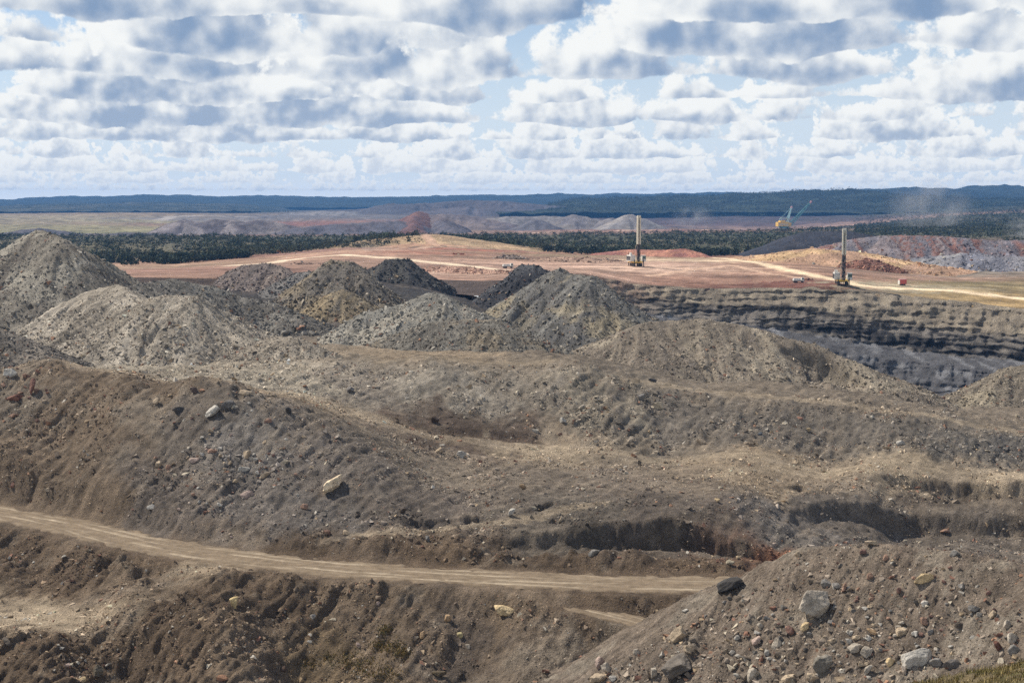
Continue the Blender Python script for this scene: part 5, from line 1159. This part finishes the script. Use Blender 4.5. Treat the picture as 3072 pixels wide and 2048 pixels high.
# dragline
def dragline(loc, rz):
    t = empty('dragline', loc, rz); s = 1.0
    n = 20; q = [(math.cos(a)*10, math.sin(a)*10) for a in np.linspace(0, 2*math.pi, n + 1)[:-1]]
    m = MB(); V = [(x, y, -1.0) for x, y in q] + [(x, y, 2.6) for x, y in q]; m.add(V, [(i, (i + 1) % n, n + (i + 1) % n, n + i) for i in range(n)] + [tuple(range(n, 2*n))]); m.build('tub', PT, t)
    for sy in (-1, 1): MB().box(-8, 8, sy*13 - 2.0, sy*13 + 2.0, -0.5, 2.6, 0.3).build('walking_shoe', PT, t)
    m = MB(); m.box(-17, 9, -10.5, 10.5, 3.2, 13.5); hs = m.build('house', PY, t, 0.3)
    MB().box(-11.5, 1.5, -7.5, 7.5, 13.5, 17.0).build('roof_house', PY, hs, 0.3)
    MB().box(9, 15, -10.5, 10.5, 3.2, 12.0, 0.0).build('front_house', PY, hs, 0.2)
    MB().box(15, 23, -10.8, -5.5, 3.4, 6.2).build('operator_cab', PC, t, 0.2); MB().box(-17, 15.5, -11.4, -10.6, 2.9, 3.3).build('walkway', PT, t)
    m = MB()
    for k in range(6): m.box(-15.5 + 4.0*k, -13.2 + 4.0*k, -10.66, -10.5, 6.0, 9.5)
    m.build('louvre_panel', PC, hs)
    ax, az_ = 18.5, 48.0
    m = MB()
    for sy in (-6, 6): m.bar((9, sy, 13), (ax, sy*0.25, az_), 0.75); m.bar((3, sy, 22), (ax - 8.5, sy*0.6, 22.5), 0.95); m.bar((-9, sy, 17), (-7, sy, 23), 0.7); m.bar((-7, sy, 23), (8, sy, 22.5), 0.9); m.bar((9, sy, 22.5), (ax, sy*0.3, az_), 0.9)
    for k in range(5):
        f = 0.2 + 0.15*k; m.bar((9 + (ax - 9)*f, -6 + 4.5*f, 13 + (az_ - 13)*f), (9 + (ax - 9)*f, 6 - 4.5*f, 13 + (az_ - 13)*f), 0.4)
    fr = m.build('gantry_mast', PN, t, label='pale teal gantry on the roof')
    MB().box(ax - 2.4, ax + 2.0, -2, 2, az_ - 1.5, az_ + 3.0, 0.6).build('gantry_head', PK, fr)
    a0 = np.array([14.0, 0, 6.0]); a1 = np.array([66.0, 0, 62.0]); m = MB()
    dirv = (a1 - a0)/np.linalg.norm(a1 - a0); up = np.array([-dirv[2], 0, dirv[0]])
    def sec(f):
        h = 3.6*min(1, 0.5 + 4*f)*(1 - 0.72*max(0, f - 0.15)/0.85); w = 4.5*(1 - 0.75*f); c = a0 + (a1 - a0)*f
        return [c + up*h + np.array([0, w, 0]), c + up*h - np.array([0, w, 0]), c - up*h - np.array([0, w*1.1, 0]), c - up*h + np.array([0, w*1.1, 0])]
    fs = np.linspace(0, 0.93, 15); S = [sec(f) for f in fs]
    for i in range(len(S) - 1):
        for k in range(4):
            m.bar(S[i][k], S[i + 1][k], 0.5, 5); m.bar(S[i][k], S[i][(k + 1) % 4], 0.3, 4); m.bar(S[i][k], S[i + 1][(k + 1) % 4], 0.26, 4)
    bo = m.build('boom', PT, t, label='teal lattice boom')
    m = MB(); e = sec(0.93); f_ = sec(1.0)
    for k in range(4): m.bar(e[k], f_[k], 0.5, 5)
    m.box(a1[0] - 2.2, a1[0] + 1.6, -1.4, 1.4, a1[2] - 2.2, a1[2] + 1.8); m.build('boom_point', PK, bo)
    for sy in (-2, 2):
        MB().bar((-7, sy*2.6, 23), (ax, sy*0.5, az_ + 1), 0.22, 5).build('stay_rope', PN, t)
        MB().bar((ax, sy*0.5, az_ + 1), tuple(a1 + np.array([0, sy*0.4, 0])), 0.16, 5).build('suspension_rope', PD, t)
    MB().bar((15, -1.5, 5), tuple(a1 - np.array([20, 0, 52])), 0.12, 5).build('drag_rope', PD, t)
    setp(t, 'yellow dragline with a teal lattice boom behind the woods', 'dragline'); return t
dl = ground_at(2352, 3380); dragline((dl[0], dl[1], dl[2] + 1.0), 0.12)
# orange dozer at the wood edge
def dozer(loc, rz):
    t = empty('bulldozer', loc, rz)
    for sy in (-1, 1):
        m = MB(); m.prism([(-2.6, 0.4), (-2.1, 0.0), (1.9, 0.0), (2.5, 0.5), (2.2, 1.0), (-1.2, 1.5), (-2.3, 1.2)], sy*1.3 - 0.35, sy*1.3 + 0.35)
        tr = m.build('crawler_track', PD, t); tr.rotation_euler = (0, 0, math.pi/2)
    MB().box(0.2, 3.0, -0.8, 0.8, 1.0, 2.4, 0.1).build('engine_hood', PO, t, 0.05); MB().box(-2.3, 0.2, -0.95, 0.95, 1.0, 2.0).build('body', PO, t, 0.05)
    cb = MB().box(-1.6, 0.2, -0.85, 0.85, 2.0, 3.7, 0.12).build('cab', PO, t, 0.05); MB().box(-1.4, 0.14, -0.88, -0.82, 2.6, 3.4).build('window', PG, cb)
    MB().prism([(3.4, 0.1), (3.15, 0.8), (3.3, 1.7), (3.5, 1.75), (3.4, 0.8), (3.6, 0.15)], -2.0, 2.0).build('blade', PO, t).rotation_euler = (0, 0, -math.pi/2)
    MB().bar((1.6, 0.4, 2.4), (1.6, 0.4, 3.3), 0.09, 6).build('exhaust_pipe', PD, t)
    setp(t, 'small orange bulldozer at the edge of the woods at left', 'bulldozer')
q = ground_at(826, 955); dozer((q[0], q[1], q[2] + 0.05), 0.2)
def pickup(loc, rz, label, name='water_truck'):
    t = empty(name, loc, rz)
    MB().box(-3.4, 3.6, -1.1, 1.1, 0.8, 1.1).build('chassis', PD, t)
    cb = MB().box(1.7, 3.6, -1.15, 1.15, 1.0, 3.0, 0.2).build('cab', PW_, t, 0.05); MB().box(2.1, 3.2, -1.12, -0.98, 1.9, 2.7).build('window', PG, cb)
    MB().box(-3.4, 1.4, -1.2, 1.2, 1.1, 2.6, 0.3).build('body', PW_, t, 0.1)
    for x in (-2.4, -1.2, 2.5):
        for sy in (-1, 1): MB().bar((x, sy*0.85, 0.55), (x, sy*1.2, 0.55), 0.55, 12).build('wheel', PD, t)
    t.scale = (0.7, 0.7, 0.7); setp(t, label, 'truck')
q = ground_at(1523, 645); pickup((q[0], q[1], q[2] + 0.05), 0.3, 'white truck on the pale road behind the black coal heap')
def box_unit(loc, rz):
    t = empty('generator_trailer', loc, rz)
    b = MB().box(-1.5, 1.5, -1.1, 1.1, 0.55, 2.6).build('housing', PR, t, 0.05); MB().box(-1.55, 1.55, -1.15, 1.15, 2.6, 2.72).build('roof', PK, t); MB().box(-1.75, -1.5, -1.0, 1.0, 0.5, 2.3).build('side_panel', PW_, t)
    MB().box(-0.9, 0.9, -1.14, -1.1, 0.9, 2.2).build('door', PR, b)
    for x in (-0.6, 0.6):
        for sy in (-1, 1): MB().bar((x, sy*0.8, 0.38), (x, sy*1.1, 0.38), 0.38, 10).build('wheel', PD, t)
    MB().bar((1.5, 0, 0.6), (3.1, 0, 0.35), 0.09, 6).build('drawbar', PK, t)
    setp(t, 'small red box trailer alone on the bench right of the right drill rig', 'trailer')
q = ground_at(2708, 625); box_unit((q[0], q[1], q[2] + 0.03), 0.1)
q = ground_at(2395, 612); pickup((q[0], q[1], q[2] + 0.05), 0.1, 'white pickup parked behind the dark red windrow at the pit rim', 'pickup_truck')
# ================================================================ grassy bank at the lookout, weeds
gc_ = np.array([P(*q) for q in [(2500,2095,64),(2640,2062,63),(2760,2040,62),(2900,2010,60),(3000,1988,59),(3080,1970,58),(3300,1925,56),(3700,1850,52)]])
gx = np.linspace(gc_[0, 0], gc_[-1, 0], 150); zc = np.interp(gx, gc_[:, 0], gc_[:, 2]); yc = np.interp(gx, gc_[:, 0], gc_[:, 1])
qv = np.r_[np.linspace(-16, 0, 60), np.linspace(0, 9, 30)[1:]]
BX = np.repeat(gx[None], len(qv), 0); BY = yc[None] + qv[:, None]
def bank_z(x, y):
    z0 = np.interp(x, gx, zc); q = y - np.interp(x, gx, yc)
    return z0 + np.where(q < 0, -0.30*q, -0.75*q) - 0.25*np.exp(-(q/1.5)**2) + 0.22*fbm(x/2.5, y/2.5, 4, 801) + 0.05*fbm(x/0.5, y/0.5, 2, 802)
BZ = bank_z(BX, BY)
wg = sstep(fbm(BX/1.8, BY/1.8, 4, 803, 0.6), -0.2, 0.4)[..., None]
bc = alb((118,104,76))*(1 - wg) + alb((100,94,58))*wg
bank = setp(mesh_np('grassy_bank', np.stack([BX, BY, BZ], -1).reshape(-1, 3), grid_faces(*BX.shape), M_GROUND, bc.reshape(-1, 3)), kind='structure')
M_GRASS = leaf_mat('dry_grass', (0.85, 0.85, 0.85), (1.1, 1.1, 1.1))
def blades(name, x, y, z, h, col, label, rr, wd=0.022):
    n = len(x); a = rr.uniform(0, 6.28, n); w = wd*rr.uniform(0.6, 1.4, n)
    lean = rr.normal(0, 0.35, (n, 2))*h[:, None]
    A = np.stack([x - np.cos(a)*w, y - np.sin(a)*w, z - 0.02], 1); Bv = np.stack([x + np.cos(a)*w, y + np.sin(a)*w, z - 0.02], 1)
    T = np.stack([x + lean[:, 0], y + lean[:, 1], z + h], 1)
    V = np.stack([A, Bv, T], 1).reshape(-1, 3)
    o = mesh_np(name, V, np.arange(3*n).reshape(-1, 3), M_GRASS, np.repeat(col, 3, 0), False)
    return setp(o, label, None, None, 'stuff')
rr = np.random.default_rng(12)
n = 26000; x = rr.uniform(8, 32, n); q = rr.uniform(-9, 1.2, n); y = np.interp(x, gx, yc) + q
ok = fbm(x/1.3, y/1.3, 3, 805) > -0.28; x, y = x[ok], y[ok]; n = len(x)
pick = rr.random((n, 1)); tone = sstep(fbm(x/2, y/2, 3, 806), -0.2, 0.3)[:, None]
gcol = (alb((150,132,88))*(1 - tone) + alb((112,104,60))*tone)*(0.6 + 0.8*pick)
blades('grass', x, y, bank_z(x, y), rr.uniform(0.08, 0.30, n), gcol, 'short dry grass on the bank at the lower right corner', rr)
# dry weeds rooted in the near slope
wx, wy, wz, wh, wc = [], [], [], [], []
for px, py, sp, k in ((1155,1890,30,260),(1180,1945,40,420),(1135,1935,30,220),(1100,2005,60,520),(1040,1980,40,240),(985,1975,30,150),(1210,1960,25,160),(930,1990,30,130),(1165,2030,50,300)):
    for _ in range(k):
        loc, nor = hit(px + rr.normal(0, sp*0.5), py + rr.normal(0, sp*0.35))
        if loc is None or loc[1] < 128: continue
        wx.append(loc[0]); wy.append(loc[1]); wz.append(loc[2]); wh.append(rr.uniform(0.06, 0.24)); wc.append(alb((150,124,74) if rr.random() < 0.65 else (112,106,62))*rr.uniform(0.6, 1.3))
blades('weeds', np.array(wx), np.array(wy), np.array(wz), np.array(wh), np.array(wc), 'olive and straw coloured weeds on the near slope below the road', rr, 0.07)

# straight pale track running up over the knoll
kp = [(1258, 1100), (1268, 1085), (1282, 1065), (1298, 1040), (1312, 1010), (1322, 985)]
kd = np.linspace(1100, 985, 40); kpx = np.interp(-kd, [-d_ for _, d_ in kp], [a for a, _ in kp])
tv_, tc_ = [], []
for d_, a in zip(kd, kpx):
    for q in (-1.0, -0.5, 0.0, 0.5, 1.0):
        x = (a - CX)/F*d_ + q*4.0 + 0.5*math.sin(d_*0.3); zz_ = down(x, d_); tv_.append((x, d_, (zz_ if zz_ is not None else 24) + 0.22 - 0.15*abs(q))); tc_.append(alb((196,160,134))*(1 - 0.15*abs(q)))
setp(mesh_np('dirt_track', np.array(tv_), grid_faces(40, 5)[:, ::-1], M_FAR, np.array(tc_)), kind='structure')
# gravel on each near heap
for k, (o, zf, (x0, x1, y0, y1), bz, colors, D, base) in enumerate(HEAPS['list']):
    r = np.random.default_rng(900 + k)
    if base is not None and D > 900: continue
    near = o is rockheap
    N = 80000 if near else int(min(40000, (x1 - x0)*(y1 - y0)*5.0/(D/300)**2))
    if base is not None: N = 9000
    x = r.uniform(x0, x1, N); y = r.uniform(y0, y1, N)
    z = zf(x, y)[0]; b = (base or near_smooth)(x, y)
    yc = max(q[1] for q in [(0, D)])
    ok = (z > b - 0.1) & (y < D + 12*(D/300)) & (np.abs(x/y) < 0.46)
    if near: ok &= (z > CAMZ - 44.5)
    x, y, z = x[ok], y[ok], z[ok]; n = len(x)
    if n < 20: continue
    sc_ = 0.40 if near else D/300
    low = np.clip((z.max() - z)/(z.max() - z.min() + 1e-6), 0, 1)
    sz = zipf(n, 0.27*sc_, 1.6*sc_, 2.8, r)*(0.75 + 0.55*low) if not near else zipf(n, 0.16, 1.25, 1.95, r)*(0.40 + 0.85*low)
    base_c = np.mean([alb(c) for c in colors], 0)
    col = stone_cols(base_c*1.08, n, r, 0.10 if not near else 0.30)
    g = scatter_mesh('gravel', np.stack([x, y, z - sz*0.08], 1), sz, col, M_GRAVEL, r)
    setp(g, 'loose gravel and stones covering the ' + o['label'].split(' with')[0][:60], None, None, 'stuff')
# stones lying on the near ground
r = np.random.default_rng(77)
N = 190000
s_ = r.uniform(-0.46, 0.46, N); D_ = np.exp(r.uniform(math.log(133), math.log(258), N)); x = s_*D_; y = D_
cc = idw4(x, y); dens = fbm(x/9, y/9, 3, 601) + 0.5*fbm(x/2.5, y/2.5, 2, 602)
rm = near_smooth(x, y, True)[1]
ok = (r.random(N) < np.clip(0.16 + 0.95*dens + 0.45*(cc[:, 3] - 0.4), 0.05, 1)) & (rm < 0.2)
x, y, cc = x[ok], y[ok], cc[ok]; z, gc = near_full(x, y, True); n = len(x)
sz = zipf(n, 0.20, 1.25, 3.1, r)*np.clip(y/180, 0.8, 1.3)
col = stone_cols(gc*1.1, n, r, 0.20, 0.65, 1.9)
setp(scatter_mesh('gravel', np.stack([x, y, z - sz*0.06], 1), sz, col, M_GRAVEL, r), 'loose stones scattered over the near spoil ground', None, None, 'stuff')

# ---------------------------------------------------------------- the air
def haze_box():
    x0, x1, y0, y1, z0, z1 = -12500, 12500, -60, 11250, -40, 158
    V = np.array([(x, y, z) for z in (z0, z1) for y in (y0, y1) for x in (x0, x1)], float)
    Fq = np.array([(0, 2, 3, 1), (4, 5, 7, 6), (0, 1, 5, 4), (2, 6, 7, 3), (0, 4, 6, 2), (1, 3, 7, 5)])
    m = bpy.data.materials.new('thin_haze'); m.use_nodes = True; t = m.node_tree; t.nodes.clear()
    v = t.nodes.new('ShaderNodeVolumePrincipled'); o_ = t.nodes.new('ShaderNodeOutputMaterial')
    v.inputs['Color'].default_value = (0.17, 0.46, 1.0, 1); v.inputs['Density'].default_value = HAZE
    v.inputs['Anisotropy'].default_value = 0.1
    t.links.new(v.outputs[0], o_.inputs['Volume'])
    o = mesh_np('haze', V, Fq, m, smooth=False); setp(o, 'thin bluish haze over the whole valley', None, None, 'stuff')
HAZE = 6.2e-5
haze_box()

# ---------------------------------------------------------------- dust raised by trucks, smoke
def plume(px, py, w, h, D, dens, col, label, name='dust_cloud', deep=0.6, up=1.0):
    c = P(px, py, D); W, H = w*D/F, h*D/F
    V, Fc = ico(2)
    m = bpy.data.materials.new(name); m.use_nodes = True; t = m.node_tree; t.nodes.clear(); b = NB(t)
    tc = b.n('ShaderNodeTexCoord').outputs['Generated']
    q = b.vm('SUBTRACT', b.vm('SCALE', tc, sc=2.0), (1, 1, 1)); rad = b.vm('LENGTH', q)
    n1 = b.noise(b.vm('ADD', b.vm('MULTIPLY', tc, (2.2*W/(W + H)*2, 1.5, 2.2*H/(W + H)*2)), (px*0.01, 0, 0)), 1.6, 3.0, 0.6)
    f = b.m('MULTIPLY', b.ss(rad, 0.15, 1.0, 1.0, 0.0), b.ss(n1, 0.40, 0.68))
    v = b.n('ShaderNodeVolumePrincipled'); v.inputs['Color'].default_value = (*col, 1); b.put(v.inputs['Density'], b.m('MULTIPLY', f, dens))
    o_ = b.n('ShaderNodeOutputMaterial'); t.links.new(v.outputs[0], o_.inputs['Volume'])
    o = mesh_np(name, V*np.array([W/2, deep*W/2, H/2]), Fc, m); o.location = c
    setp(o, label, None, None, 'stuff')
plume(2790, 625, 330, 230, 1900, 0.016, (0.86, 0.85, 0.86), 'tall thin dust plume drifting over the right woods')
plume(2080, 655, 170, 95, 2460, 0.020, (0.86, 0.84, 0.82), 'dust plume rising right of the white cone')
plume(3060, 690, 130, 80, 1350, 0.07, (0.95, 0.95, 0.96), 'white smoke puff at the right edge above the striped bank', 'smoke_puff')
plume(1120, 752, 420, 70, 790, 0.018, (0.90, 0.80, 0.70), 'tan dust drifting over the pale road left of centre')
plume(520, 748, 420, 60, 1150, 0.007, (0.90, 0.84, 0.76), 'thin dust veil over the left woods')
